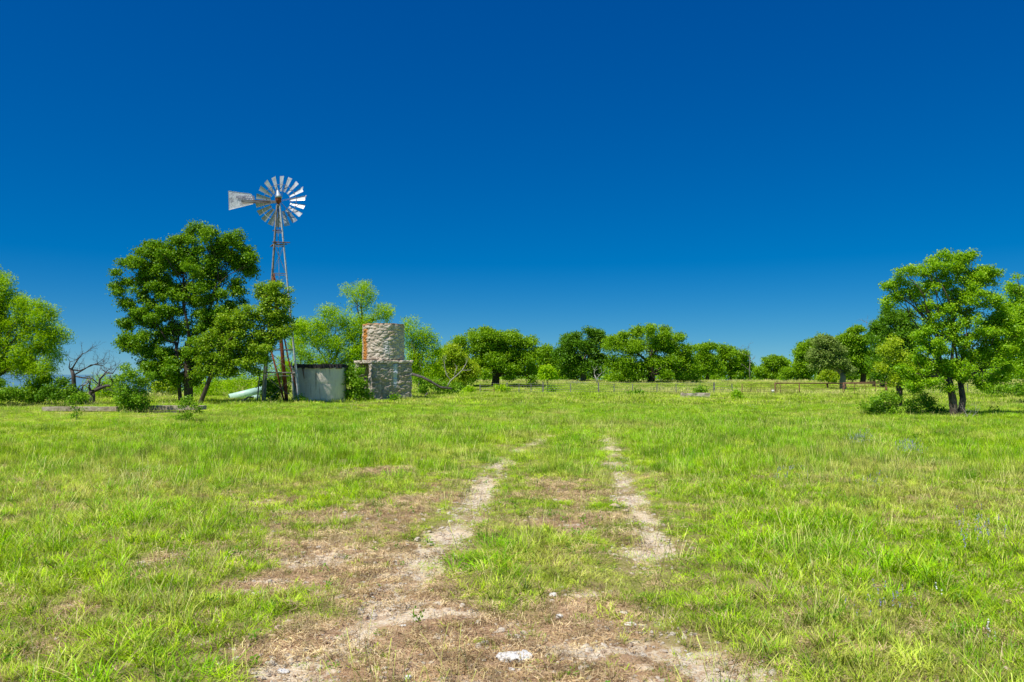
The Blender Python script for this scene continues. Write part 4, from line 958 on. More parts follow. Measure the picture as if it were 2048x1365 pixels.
def windmill():
    D = 51.0; b = at(560, 808, D); gz = hz1(b.x, D)
    O = Vector((b.x, D, gz))
    root = empty("windmill", tuple(O), "steel water pumping windmill with silver sails on a tall open tower", "windmill")
    hub = at(557, 400, D)
    top = hub.z - .35
    rot = R(14)
    def corner(i, z):
        t = (z - gz) / (top - gz); t = max(t, -.05); hw = 1.28 * (1 - t) + .11 * t
        a = rot + math.pi / 4 + i * math.pi / 2
        # tower leans very slightly: top at hub x, foot centre a little right
        cx = O.x + .10 * (1 - t) + (hub.x - O.x) * t
        return Vector((cx + hw * 1.2 * math.cos(a), D + hw * 1.2 * math.sin(a), z))
    for i in range(4):
        mb = MB(); n = 6
        for k_ in range(n):
            z0 = gz - .1 + (top - gz + .1) * k_ / n; z1 = gz - .1 + (top - gz + .1) * (k_ + 1) / n
            mb.beam(corner(i, z0), corner(i, z1 + .04), .07, .07, roll=R(45) * 0)
        mb.build("leg", GALV if i in (0, 3) else GALVD, root)
    def zpx(py): return at(557, py, D).z
    # girts
    for py in (465, 492, 549, 600, 650, 700, 752):
        z = zpx(py); mb = MB()
        for i in range(4): mb.beam(corner(i, z), corner((i + 1) % 4, z), .045, .045)
        mb.build("girt", GALVD, root)
    # thin cross rods
    lv = [492, 549, 600, 650, 700, 752, 806]
    for a_, b_ in zip(lv[:-1], lv[1:]):
        z0, z1 = zpx(a_), zpx(b_); mb = MB()
        for i in range(4):
            mb.tube([corner(i, z0), corner((i + 1) % 4, z1)], .010, 4); mb.tube([corner((i + 1) % 4, z0), corner(i, z1)], .010, 4)
        mb.build("cross_rod", GALVD, root)
    # small platform boards
    z = zpx(487); mb = MB(); c = (corner(0, z) + corner(2, z)) / 2
    mb.beam(c + Vector((-.32, -.36, .02)), c + Vector((.78, -.26, .0)), .14, .045)
    mb.beam(c + Vector((-.60, .30, -.16)), c + Vector((-.05, -.34, .04)), .12, .045)
    mb.beam(c + Vector((-.30, .34, 0)), c + Vector((.42, .34, 0)), .14, .045)
    mb.build("platform", WOODB, root)
    z = zpx(463); c = (corner(0, z) + corner(2, z)) / 2; mb = MB()
    mb.beam(c + Vector((-.34, -.2, 0)), c + Vector((.22, -.2, .05)), .08, .05); mb.build("platform_rail", WOODB, root)
    # mast, pump rod
    mb = MB(); mb.tube([(hub.x, D, top - 1.5), (hub.x, D, hub.z - .1)], [.035, .05], 8); mb.tube([(hub.x, D, top - .12), (hub.x, D, top + .05)], .14, 8); mb.build("mast", GALVD, root, True)
    mb = MB(); mb.tube([(hub.x, D, top - 1.4), (O.x + .12, D, gz)], .018, 5); mb.build("pump_rod", WOODG, root)
    # rusty well casing pieces
    mb = MB(); mb.tube([at(545, 552, D - .1), at(556, 640, D - .1)], [.10, .11], 10); mb.build("riser_pipe", RUST, root, True)
    mb = MB(); mb.tube([at(548, 548, D + .1), at(560, 640, D + .1)], [.05, .05], 8); mb.build("riser_pipe", RUST, root, True)
    # galvanised guard pole at the right foot
    # head
    hd = empty("motor_head", (0, 0, 0), None, None); hd.parent = root; hd['_o'] = tuple(O)
    mb = MB()
    ns = 10
    prof = [(0, -.28, .06), (0, -.22, .14), (0, -.08, .19), (0, .06, .21), (0, .12, .20)]
    mb.tube([hub + Vector((.0, -.05, z_)) for _, z_, _r in prof], [r_ for _, _z, r_ in prof], 12); mb.build("gearbox", RUST, hd, True)
    mb = MB(); mb.tube([hub + Vector((.02, -.05, .10)), hub + Vector((.0, -.05, .25)), hub + Vector((-.05, -.05, .55)), hub + Vector((-.07, -.05, .62))], [.235, .18, .07, .03], 12)
    mb.build("hood", BLADE, hd, True)
    # wheel : plane almost facing the camera, behind the mast
    ax = Vector((.10, 1, .02)).normalized(); X = Vector((0, 0, 1)).cross(ax).normalized() * -1; Z = X.cross(ax).normalized()
    if Z.z < 0: Z = -Z
    wc = hub + ax * .55 + Vector((-.10, 0, 0))
    wh = empty("wheel", (0, 0, 0), None, None); wh.parent = root; wh['_o'] = tuple(O)
    Rw = 50.5 / F * D * 1.035
    def pt(a, r, off=0): return wc + (X * math.cos(a) + Z * math.sin(a)) * r + ax * off
    for i in range(18):
        a = 2 * math.pi * (i + .5) / 18 - .06
        rd = X * math.cos(a) + Z * math.sin(a); tg = -X * math.sin(a) + Z * math.cos(a)
        pitch = R(24 + random.uniform(-4, 4)); mb = MB()
        rows = []
        for r_, w_ in ((.40, .15), (.6, .215), (.80, .285), (1.0, .355)):
            row = []
            for q in (-1, -.35, .35, 1):
                cam_ = .05 * (1 - q * q) * w_ * 4 * .28
                wd = (tg * math.cos(pitch) + ax * math.sin(pitch)); nn = (ax * math.cos(pitch) - tg * math.sin(pitch))
                row.append(wc + rd * r_ * Rw + wd * q * w_ * .5 * Rw / 1.6 * 1.0 + nn * cam_)
            rows.append(row)
        for r0, r1 in zip(rows[:-1], rows[1:]):
            for q in range(3): mb.poly([r0[q], r0[q + 1], r1[q + 1], r1[q]])
        if i == 0 or i == 1:
            e = rows[-1][3]; mb.poly([rows[-1][2], e, e + rd * .10 + Z * .03, rows[-1][2] + rd * .05])
        mb.build("blade", BLADE, wh)
    for rr, th in ((.66, .018), (.43, .014)):
        mb = MB(); n = 54; P_ = [pt(2 * math.pi * k_ / n, rr * Rw, -.07) for k_ in range(n + 1)]
        for a_, b_ in zip(P_[:-1], P_[1:]): mb.beam(a_, b_, th, .035, up=ax)
        mb.build("rim", GALVD, wh)
    for i in range(6):
        mb = MB(); a = 2 * math.pi * i / 6 + .2
        mb.tube([wc, pt(a, .98 * Rw, -.02)], .010, 4); mb.tube([wc - ax * .3, pt(a, .66 * Rw, -.07)], .008, 4); mb.build("spoke", GALVD, wh)
    mb = MB(); mb.tube([wc - ax * .55, wc + ax * .1], [.05, .05], 8); mb.build("axle", RUST, wh, True)
    # tail
    tl = empty("tail", (0, 0, 0), None, None); tl.parent = root; tl['_o'] = tuple(O)
    Dt = D - .75
    q = [at(457, 382.5, Dt), at(502, 388.5, Dt + .3), at(509, 397.5, Dt + .33), at(506, 408.5, Dt + .3), at(458, 420.5, Dt)]
    nn = (q[1] - q[0]).cross(q[4] - q[0]).normalized()
    if nn.y > 0: nn = -nn
    mb = MB(); mb.poly([p - nn * -.006 for p in q]); mb.poly([p - nn * .006 for p in q][::-1])
    for i in range(5):
        a_, b_ = q[i], q[(i + 1) % 5]; mb.poly([a_ + nn * .006, b_ + nn * .006, b_ - nn * .006, a_ - nn * .006])
    m = NT("faded_vane"); p = m.obj(); n1 = m.noise(3.2, p, 6, .72, .4); n2 = m.noise(17, p, 4, .6)
    c = m.ramp(n1, [(.34, (.30, .30, .34)), (.45, (.62, .63, .68)), (.62, (.85, .86, .88))]); c = m.mix(m.n("ShaderNodeMapRange", None, i0=n2, i1=.55, i2=.72).outputs[0], c, (.22, .19, .24))
    m.bsdf(c, .6, .15)
    mb.build("vane", m.m, tl)
    # rim stiffeners of the vane
    mb = MB()
    for i in range(5): mb.tube([q[i] + nn * .01, q[(i + 1) % 5] + nn * .01], .012, 5)
    mb.build("vane_edge", GALV, tl)
    # faded lettering
    tc = bpy.data.curves.new("lettering", 'FONT'); tc.body = "AERMOTOR"; tc.size = .30; tc.align_x = 'CENTER'; tc.align_y = 'CENTER'; tc.offset = .006
    to = bpy.data.objects.new("lettering_tmp", tc); COL.objects.link(to)
    dg = bpy.context.evaluated_depsgraph_get(); tme = bpy.data.meshes.new_from_object(to.evaluated_get(dg))
    bpy.data.objects.remove(to)
    ux = (q[1] - q[0]).normalized(); uy = nn.cross(ux).normalized()
    if uy.z < 0: uy = -uy
    # text baseline rises a little to the right, like the vane's top edge
    ux = (ux + uy * .12).normalized(); uy = (uy - ux * ux.dot(uy)).normalized()
    tcn = at(491, 395.5, Dt + .2) + nn * .03
    M = Matrix((ux * .72, uy * .95, nn)).transposed().to_4x4(); M.translation = tcn - O
    tme.transform(M); tme.materials.clear(); mm = NT("faded_paint"); mm.bsdf((.20, .21, .30), .8); tme.materials.append(mm.m)
    link("lettering", tme, tl)
    mb = MB(); mb.beam(at(482.5, 402.5, Dt - .06), at(555, 404.5, D - .1), .10, .17); mb.build("tail_boom", GALVD, tl)
    mb = MB(); mb.beam(at(482.5, 400.2, Dt - .08), at(540, 403, D - .3), .035, .03); mb.beam(at(484, 407, Dt - .08), at(540, 406, D - .3), .035, .03); mb.build("tail_brace", RUSTL, tl)
    # curved furl lever seen in the lower left of the wheel
    mb = MB(); mb.tube([at(x, y, D - .35) for x, y in ((524, 403), (523, 415), (527, 426), (534, 434), (541, 438))], .014, 5); mb.build("furl_wire", GALV, tl)
windmill()

# loose pipes standing against the windmill
def pipe_thing(name, label, path, D, r, mat, k=10, cat='pipe', group=None):
    P_ = [at(x, y, D + dd) for x, y, dd in path]; P_[-1].z = hz1(P_[-1].x, P_[-1].y) - .05
    mb = MB(); mb.tube(P_, r, k); return mb.build(name, mat, None, True, label=label, cat=cat, group=group, origin=P_[-1])
def join_pipe(): pass
pipe_thing("well_casing", "thick rusty red pipe leaning inside the windmill tower", [(557,640,-.3),(563,690,-.3),(574,808,-.3)], 50.6, .115, RUST)
pipe_thing("rusty_pipe", "thin rusty pipe leaning at the left of the thick rusty one", [(539,690,-.2),(554,745,-.2),(570,807,0)], 50.2, .055, RUST)
pipe_thing("rusty_pipe", "thin rusty rod slanting right from the thick pipe towards the tank", [(567,668,0),(577,720,0),(590,768,0),(602,800,0)], 50.5, .045, RUST)
pipe_thing("galvanised_pole", "pale galvanised pole rising between tower and concrete tank", [(582,655,0),(588,700,0),(594,745,0),(601,802,0)], 50.9, .038, GALV)
pipe_thing("galvanised_pole", "short grey upright pole at the left corner of the tank", [(583,725,0),(585,770,0),(588,806,0)], 51.5, .045, GALV)
pipe_thing("timber_post", "pale weathered post at the left foot of the windmill", [(531,690,0),(528,745,0),(524,808,0)], 49.2, .05, WOODG, cat='post')
pipe_thing("timber_post", "thinner grey post just left of the pale windmill post", [(521,738,0),(517,775,0),(514,804,0)], 50.5, .04, WOODG, cat='post')
mb = MB(); mb.tube([at(521,745,49.4), at(560,746,49.6), at(592,746,50.6)], .045, 7); mb.tube([at(585,748,50.3), at(594,744.5,50.6)], .06, 7)
mb.build("timber_rail", WOODG, None, True, label="horizontal weathered rail tied across the windmill legs", cat="rail", origin=at(521,745,49.4))
# turquoise pipes
AQ = NT("aqua_plastic"); AQ.bsdf(AQ.ramp(AQ.noise(5, AQ.obj(), 4, .6), [(.3, (.45, .70, .60)), (.7, (.60, .85, .74))]), .42, spec=.45); AQ = AQ.m
AQD = NT("pipe_inside"); AQD.bsdf((.05, .13, .11), .8); AQD = AQD.m
def hollow(name, label, p, q, r, D0, D1):
    a, b = at(*p, D0), at(*q, D1); root = empty(name, tuple((a + b) / 2), label, "pipe")
    d = (b - a).normalized(); mb = MB(); k = 24; x = d.cross(Vector((0, 0, 1))).normalized(); y = x.cross(d)
    bb = 0
    for e, rr in ((a, r), (b, r), (b, r * .88), (a, r * .88)):
        for j in range(k):
            t = 2 * math.pi * j / k; mb.V.append(tuple(e + (x * math.cos(t) + y * math.sin(t)) * rr)); mb.A.append(.5)
    for s_ in range(4):
        for j in range(k):
            j2 = (j + 1) % k; s2 = (s_ + 1) % 4; mb.F.append((s_ * k + j, s_ * k + j2, s2 * k + j2, s2 * k + j))
    mb.build("barrel", AQ, root, True)
    m2 = MB(); m2.tube([a + d * .03, b - d * .03], [r * .86, r * .86], k, False); m2.build("bore", AQD, root, True)
hollow("plastic_pipe", "long pale turquoise pipe propped at a slant in the grass", (459, 797), (532, 779), .30, 57.0, 58.2)
hollow("plastic_pipe", "short turquoise pipe with open end facing the viewer", (503, 801), (514, 797), .27, 56.0, 57.3)
mb = MB(); mb.tube([at(x, y, 50.2) for x, y in ((466,806),(482,805),(489,800),(496,795),(508,794))], [.05,.06,.07,.05,.03], 7)
mb.build("driftwood", BKG, None, True, label="crooked grey branch lying across the turquoise pipes", cat="branch", origin=at(482, 806, 50.2))

# ------------------------------------------------------------------ concrete tank
def tank():
    Dc = 54.3; c = at(639, 800, Dc); gz = hz1(c.x, Dc); zt = at(639, 735, Dc - 1.7).z
    root = empty("concrete_tank", (c.x, Dc, gz), "squat round grey concrete water tank with a black boarded roof", "tank")
    k, n = 160, 40; Rr = 1.78; V = []; A = []
    for j in range(n + 1):
        z = gz - .3 + (zt - gz + .3) * j / n
        for i in range(k):
            t = 2 * math.pi * i / k; d = .018 * mn.noise(Vector((math.cos(t) * 2, math.sin(t) * 2, z * 1.5))) + .012 * mn.noise(Vector((math.cos(t) * 9, math.sin(t) * 9, z * 7)))
            if abs(z - gz - 1.25) < .06: d -= .010
            rr = Rr + d + (.03 if j == n else 0); V.append((rr * math.cos(t), rr * math.sin(t), z - gz))
    Fc = [(j * k + i, j * k + (i + 1) % k, (j + 1) * k + (i + 1) % k, (j + 1) * k + i) for j in range(n) for i in range(k)]
    Fc.append(tuple(n * k + i for i in range(k)))
    m = NT("stained_concrete"); p = m.obj(); v = m.mapping(p, (1, 1, .16))
    n1 = m.noise(1.4, v, 5, .6, .5); n2 = m.noise(2.3, p, 6, .65); n3 = m.noise(3.6, m.mapping(p, (1.6, 1.6, .10)), 4, .6); n4 = m.noise(25, p, 5, .7)
    c_ = m.ramp(n1, [(.36, (.66, .55, .49)), (.5, (.80, .70, .63)), (.60, (.90, .77, .66))])
    c_ = m.mix(m.n("ShaderNodeMapRange", None, i0=n3, i1=.57, i2=.66).outputs[0], c_, (.36, .24, .15))
    c_ = m.mix(m.n("ShaderNodeMapRange", None, i0=n2, i1=.55, i2=.70).outputs[0], c_, (.90, .82, .70))
    c_ = m.mix(.35, c_, m.ramp(n4, [(.35, (.46, .39, .34)), (.6, (.92, .83, .76))]))
    m.bsdf(c_, .9, normal=m.bump(m.math('ADD', n4, n2), .55, .03), spec=.15)
    me = mesh_from("wall", V, Fc, m.m, True); link("wall", me, root)
    mb = MB(); g = np.random.default_rng(5); x = -Rr - .04; O = Vector((c.x, Dc, 0))
    while x < Rr:
        w = g.uniform(.13, .24); xm = x + w / 2; hl = math.sqrt(max(.02, (Rr + .05) ** 2 - xm * xm)) + g.uniform(-.05, .06); zz = zt + .07 + g.uniform(-.02, .02); th = g.uniform(.22, .32)
        if x > -Rr + .30: mb.beam(O + Vector((xm, -hl - .04, zz)), O + Vector((xm, hl + .04, zz)), w * .94, th)
        x += w
    mb.build("roof", TAR, root)
    mb = MB(); mb.beam(O + Vector((-Rr + .0, -.9, zt + .06)), O + Vector((-Rr + .36, -1.2, zt + .08)), .3, .08); mb.beam(O + Vector((-Rr + .12, -.8, zt + .05)), O + Vector((-Rr + .16, .8, zt + .05)), .2, .09); mb.build("roof_plank", WOODG, root)
    mb = MB(); a = -math.pi / 2 - .42; mb.tube([O + Vector(((Rr + .03) * math.cos(a), (Rr + .05) * math.sin(a), zt - .05)), O + Vector(((Rr + .03) * math.cos(a + .08), (Rr + .05) * math.sin(a + .08), zt - .75))], [.05, .02], 6); mb.build("overflow_stain_pipe", RUSTL, root)
tank()

# ------------------------------------------------------------------ stone tower
def rock_cell(p):
    q = Vector((p.x * 2.5, p.y * 2.5, p.z * 4.4)); q = q + mn.noise_vector(q * .6) * .45
    ds, ps_ = mn.voronoi(q)
    return q, min(1.0, (ds[1] - ds[0]) * 3.2), .5 + .5 * mn.noise(Vector(ps_[0]) * 9.7 + Vector((3.1, 7.7, 1.3)))
def rock_disp(p, sx=1.0):
    q, e, c = rock_cell(p)
    return .05 * e * (.4 + c) + .07 * (c - .3) + .045 * mn.fractal(q * 1.2, .9, 2.1, 4)
def stone_mat2():
    m = NT("rough_stone_plaster"); p = m.obj(); st = m.attr('stain').outputs['Color']
    sp = m.n("ShaderNodeSeparateColor", None, i0=st); orange, dark, white = sp.outputs
    n1 = m.noise(2.2, p, 6, .65); n2 = m.noise(14, p, 5, .7); n3 = m.noise(4, m.mapping(p, (1, 1, .25)), 5, .6)
    c = m.ramp(n1, [(.3, (.48, .36, .25)), (.5, (.74, .62, .48)), (.7, (.90, .81, .68))])
    cl = m.attr('cell').outputs['Fac']; ed = m.attr('joint').outputs['Fac']
    c = m.mix(.45, c, m.ramp(cl, [(.25, (.42, .30, .20)), (.45, (.66, .54, .42)), (.6, (.85, .78, .68)), (.78, (.60, .42, .26))]))
    c = m.mix(m.n('ShaderNodeMapRange', None, i0=ed, i1=.5, i2=.0, i3=0.0, i4=.6).outputs[0], c, (.22, .17, .13))
    c = m.mix(.35, c, m.ramp(n2, [(.32, (.20, .15, .11)), (.5, (.5, .45, .4)), (.66, (.8, .76, .72))]))
    dk = m.n("ShaderNodeMapRange", None, i0=m.math('ADD', dark, m.math('MULTIPLY', m.math('SUBTRACT', n3, .5), 1.6)), i1=.35, i2=.9).outputs[0]
    c = m.mix(m.math('MULTIPLY', dk, .7), c, (.20, .175, .15))
    wf = m.n("ShaderNodeMapRange", None, i0=m.math('ADD', white, m.math('MULTIPLY', m.math('SUBTRACT', n2, .5), 1.2)), i1=.4, i2=.8).outputs[0]
    c = m.mix(wf, c, (.62, .68, .78))
    of = m.n("ShaderNodeMapRange", None, i0=m.math('ADD', orange, m.math('MULTIPLY', m.math('SUBTRACT', n2, .5), 1.6)), i1=.35, i2=.75).outputs[0]
    tn = m.noise(1.1, p, 5, .6); c = m.mix(m.n('ShaderNodeMapRange', None, i0=tn, i1=.55, i2=.72).outputs[0], c, (.52, .36, .20)); c = m.mix(of, c, (.58, .24, .055))
    m.bsdf(c, .95, normal=m.bump(m.math('ADD', n2, n1), .9, .05), spec=.1)
    return m.m
def stone_tower():
    Dc = 58.6; c = at(766, 800, Dc); gz = hz1(c.x, Dc)
    root = empty("stone_tower", (c.x, Dc, gz), "rough stone water tower, round tank set on a square ruined base", "tower")
    MS = stone_mat2()
    view = math.atan2(c.x, Dc)          # direction to camera
    zl = at(766, 722, Dc - 1.6).z - gz  # ledge height
    ztop = at(766, 647, Dc - 1.5).z - gz
    # round upper tank, closed shell with rim
    k, n = 260, 90; Rr = 43 / F * Dc; V = []; A = []
    for j in range(n + 1):
        zz = zl + .1 + (ztop - zl - .1) * j / n
        for i in range(k):
            t = 2 * math.pi * i / k; p = Vector((Rr * math.cos(t), Rr * math.sin(t), zz)); d = rock_disp(p)
            rr = Rr - .10 + d * (1 if j < n - 2 else .6)
            top_w = .05 * mn.noise(Vector((math.cos(t) * 3, math.sin(t) * 3, 0))) * (j / n)
            V.append((rr * math.cos(t), rr * math.sin(t), zz + top_w))
            rel = (t - (-math.pi / 2 + view) + math.pi) % (2 * math.pi) - math.pi     # 0 = facing camera, negative = left
            f = j / n; u = math.sin(rel) if abs(rel) < 1.6 else 2
            org = math.exp(-((u + .66 - .02 * math.sin(f * 9)) / .17) ** 2) * (1 if f < .86 else .2) + .62 * sst(.90, 1, f)
            A.append((float(org), float(.25 * sst(.3, .9, u) + .25 * sst(.86, .95, f)), float(.6 * math.exp(-((u - .45) / .3) ** 2) * (.5 + .5 * math.sin(f * 5)))))
    Fc = [(j * k + i, j * k + (i + 1) % k, (j + 1) * k + (i + 1) % k, (j + 1) * k + i) for j in range(n) for i in range(k)]
    CE = [rock_cell(Vector(v)) for v in V]; b = len(V)
    for j, (rr, zz) in enumerate(((Rr - .35, ztop), (Rr - .40, ztop - .9))):
        for i in range(k):
            t = 2 * math.pi * i / k; V.append((rr * math.cos(t), rr * math.sin(t), zz)); A.append((.3, .3, 0)); CE.append((0, 1, .5))
    for j, s0 in ((0, n * k), (1, b)):
        for i in range(k): Fc.append((s0 + i, s0 + (i + 1) % k, b + j * k + (i + 1) % k, b + j * k + i))
    Fc.append(tuple(b + k + i for i in range(k)))
    link("upper_tank", mesh_from("upper_tank", V, Fc, MS, True, {'stain': A, 'cell': [q[2] for q in CE], 'joint': [q[1] for q in CE]}), root)
    # square base : walls as displaced grids; left face has an opening
    th = view * -1  # placeholder
    bang = R(33.5); s = 3.15
    fx = Vector((math.cos(bang), math.sin(bang), 0)); fn = Vector((math.sin(bang), -math.cos(bang), 0))   # fx along front face, fn outward
    def slab(name, u0, u1, v0, v1, z0, z1, res=.04, dark=.5, white=None, par=root, seed=0):
        """displaced box; u along fx, v along -fn (depth)"""
        bm = bmesh.new()
        nu, nv, nz = max(2, int((u1 - u0) / res)), max(2, int((v1 - v0) / res)), max(2, int((z1 - z0) / res))
        Vv = {}; Fc = []
        def vert(i, j, l):
            key = (i, j, l)
            if key not in Vv: Vv[key] = len(Vv)
            return Vv[key]
        for j in (0, nv):
            for i in range(nu):
                for l in range(nz): Fc.append([vert(i, j, l), vert(i + 1, j, l), vert(i + 1, j, l + 1), vert(i, j, l + 1)][::1 if j == 0 else -1])
        for i in (0, nu):
            for j in range(nv):
                for l in range(nz): Fc.append([vert(i, j, l), vert(i, j + 1, l), vert(i, j + 1, l + 1), vert(i, j, l + 1)][::-1 if i == 0 else 1])
        for l in (0, nz):
            for i in range(nu):
                for j in range(nv): Fc.append([vert(i, j, l), vert(i + 1, j, l), vert(i + 1, j + 1, l), vert(i, j + 1, l)][::-1 if l == 0 else 1])
        V = []; A = []
        cu, cv = (u0 + u1) / 2, (v0 + v1) / 2
        for (i, j, l) in Vv:
            u = u0 + (u1 - u0) * i / nu; v = v0 + (v1 - v0) * j / nv; z = z0 + (z1 - z0) * l / nz
            p = fx * u - fn * v + Vector((0, 0, z)); d = rock_disp(p + Vector((seed, 0, 0))) - .06
            nrm = Vector((0, 0, 0))
            if i == 0: nrm -= fx
            if i == nu: nrm += fx
            if j == 0: nrm += fn
            if j == nv: nrm -= fn
            if l == nz: nrm += Vector((0, 0, .5))
            p = p + nrm.normalized() * d if nrm.length > .1 else p
            V.append(tuple(p)); front = 1.0 if j == 0 else .15
            W = 0
            if white is not None and j == 0: W = math.exp(-((u - white) / .22) ** 2) * float(sst(.2, 1.4, z)) * .9
            A.append((.35 * float(sst(z1 - .12, z1, z)), dark * front, W))
        CE = [rock_cell(Vector(v) + Vector((seed, 0, 0))) for v in V]; link(name, mesh_from(name, V, Fc, MS, True, {'stain': A, 'cell': [q[2] for q in CE], 'joint': [q[1] for q in CE]}), par)
    h = s / 2
    slab("base_wall", -h, h, -h, -h + .62, -.3, zl - .16, dark=.72, white=.25, seed=3)         # front
    slab("base_wall", -h + .0, -h + .55, h - .62, h, -.3, zl - .16, dark=.15, seed=9)         # far-left pier
    slab("base_wall", -h + .55, h - .6, h - .6, h, -.3, zl - .16, res=.1, dark=.6, seed=5)    # back
    slab("base_wall", h - .6, h, -h + .62, h, -.3, zl - .16, res=.08, dark=.6, seed=7)        # right
    slab("ledge", -h - .06, h + .06, -h - .05, h + .05, zl - .17, zl + .05, res=.05, dark=.25, seed=12)
stone_tower()

# ------------------------------------------------------------------ low concrete walls, trough, stones
def rough_block(name, label, cat, p0, p1, D, depth, mat, z0=None, ztop=None, res=.05, amp=.015, yaw=0.0, group=None, parent=None):
    a = at(*p0, D); b = at(*p1, D); z1 = a.z if ztop is None else ztop; gz = hz1((a.x + b.x) / 2, D)
    zb = gz - .1 if z0 is None else z0
    o = Vector(((a.x + b.x) / 2, D + depth / 2, zb))
    bm = bmesh.new(); bmesh.ops.create_cube(bm, size=1)
    L = b.x - a.x; bmesh.ops.scale(bm, vec=(L, depth, z1 - zb), verts=bm.verts); bmesh.ops.translate(bm, vec=(0, 0, (z1 - zb) / 2), verts=bm.verts)
    ex = [e for e in bm.edges if abs((e.verts[0].co - e.verts[1].co).x) > .01]
    bmesh.ops.subdivide_edges(bm, edges=ex, cuts=max(3, int(L / .12)), use_grid_fill=True)
    ex = [e for e in bm.edges if abs((e.verts[0].co - e.verts[1].co).x) < .001 and e.calc_length() > .06]
    bmesh.ops.subdivide_edges(bm, edges=ex, cuts=3, use_grid_fill=True)
    for v in bm.verts:
        w = o + v.co; v.co += Vector((mn.noise(w * 2.5), mn.noise(w * 2.5 + Vector((9, 0, 0))), mn.noise(w * 2.5 + Vector((0, 9, 0))) * .7)) * amp * 2 + Vector((0, mn.noise(w * 11), mn.noise(w * 12) * .6)) * amp
    me = bpy.data.meshes.new(name); bm.to_mesh(me); bm.free(); me.materials.append(mat)
    ob = link(name, me, parent, label, cat, group); ob.location = o if parent is None else o - Vector(parent['_o'])
    if parent is None: ob.rotation_euler.z = yaw
    return ob
def conc(name, c1, c2, c3):
    m = NT(name); p = m.obj(); n = m.noise(3, p, 6, .65); n2 = m.noise(20, p, 5, .7)
    c = m.ramp(n, [(.32, c1), (.5, c2), (.68, c3)]); c = m.mix(.35, c, m.ramp(n2, [(.35, (.10, .09, .08)), (.62, (.62, .55, .46))]))
    m.bsdf(c, .95, normal=m.bump(m.math('ADD', n, n2), .7, .03), spec=.1); return m.m
CW = conc("weathered_concrete", (.26, .18, .12), (.48, .36, .26), (.74, .64, .50))
CP = conc("lichened_pink_stone", (.34, .22, .18), (.62, .46, .40), (.80, .74, .68))
w1 = empty("concrete_wall", tuple(at(155, 826, 37.2)), "long low concrete footing wall in the grass at left", "low wall")
w1.location.z = hz1(w1.location.x, 37.2); w1['_o'] = tuple(w1.location)
rough_block("coping", None, None, (84, 814.5), (232, 814.5), 37.0, .55, CW, z0=at(84, 822.5, 37).z, parent=w1, amp=.008)
rough_block("footing", None, None, (92, 822), (232, 822), 37.12, .42, BKD if False else conc("shaded_concrete", (.08, .07, .06), (.16, .14, .12), (.26, .22, .19)), z0=-.2, ztop=at(84, 822.6, 37).z - .004, parent=w1, amp=.006)  # footing colour darkened: shade below the coping put into it
w2 = empty("concrete_wall", tuple(at(350, 826, 36.6)), "shorter low concrete wall in two layers right of the yellowish bush", "low wall")
w2.location.z = hz1(w2.location.x, 36.6); w2['_o'] = tuple(w2.location)
rough_block("coping", None, None, (292, 812.5), (398, 812.5), 36.6, .9, CW, z0=at(292, 821, 36.6).z, parent=w2, amp=.008)
rough_block("footing", None, None, (300, 822), (356, 822), 36.5, .7, conc("dark_footing", (.07, .06, .06), (.14, .12, .11), (.24, .20, .18)), z0=-.2, ztop=at(300, 823, 36.5).z, parent=w2, amp=.012)  # shade on the wall's lower front put into this dark tone
rough_block("log", "dark end of a fallen log at the left edge of the picture", "log", (-30, 821.5), (12, 821.5), 38, .3, BKD, amp=.03)
rough_block("stone_trough", "low pinkish stone trough standing alone in the middle distance", "trough", (1366, 787), (1421, 787), 66, .9, CP, amp=.03)

def rock(label, px, py, wpx, flat, mat, seed, name="rock", asp=1.0, cat="rock"):
    x, y = G(px, py); r = wpx / F * math.hypot(x, y) / 2 / 1.1
    me = pebble(seed, flat); bm = bmesh.new(); bm.from_mesh(me)
    bmesh.ops.subdivide_edges(bm, edges=bm.edges, cuts=2, use_grid_fill=True, smooth=.3)
    for v in bm.verts:
        v.co = Vector((v.co.x, v.co.y * asp, v.co.z)) * r + Vector((mn.noise(v.co * 4), mn.noise(v.co * 4 + Vector((5, 5, 5))), mn.noise(v.co * 5 + Vector((2, 9, 5))))) * r * .16
    bm.to_mesh(me); bm.free(); me.materials.append(mat); me.polygons.foreach_set("use_smooth", np.ones(len(me.polygons), bool))
    ob = link(name, me, None, label, cat); ob.location = (x, y, hz1(x, y) + r * flat * .28); ob.rotation_euler.z = (seed * 1.7) % .6 - .3
rock("largest white flat rock lying on the bare soil at the bottom centre", 1022, 1314, 84, .26, M_WHITE, 501, asp=.8)
rock("small oval white stone just below the largest white rock", 1022, 1337, 18, .5, M_WHITE, 502)
rock("angular white stone upper one on the brown soil right of centre", 1105, 1193, 20, .6, M_WHITE, 503)
rock("grey and white stone below the angular one on the brown soil", 1118, 1235, 17, .7, M_WHITE, 504)
rock("bright white rounded stone at the bottom left of the yellow stone", 816, 1352, 20, .6, M_WHITE, 505)
rock("flat yellow ochre stone at the bottom edge", 853, 1336, 27, .22, M_YEL, 506, asp=1.2)
rock("tan flat stone in the bottom right gravel strip", 1287, 1337, 42, .3, M_TAN, 507, asp=1.1)
rock("flat tan rock at the bottom left of the track", 668, 1331, 34, .25, M_TAN, 508, asp=1.3)
rock("white stone half hidden in grass at the bottom left", 566, 1333, 26, .4, M_WHITE, 509)
rock("pale flat stone at the edge of the short green grass", 1260, 1245, 26, .35, M_WHITE, 510)
rock("smaller pale stone above the one at the grass edge", 1248, 1226, 22, .3, M_WHITE, 511)
rock("rounded cream stone lying in the right wheel rut", 1230, 1017, 21, .6, M_TAN, 512)
rock("brownish stone touching the cream stone in the right rut", 1250, 1023, 15, .5, M_TAN, 513)
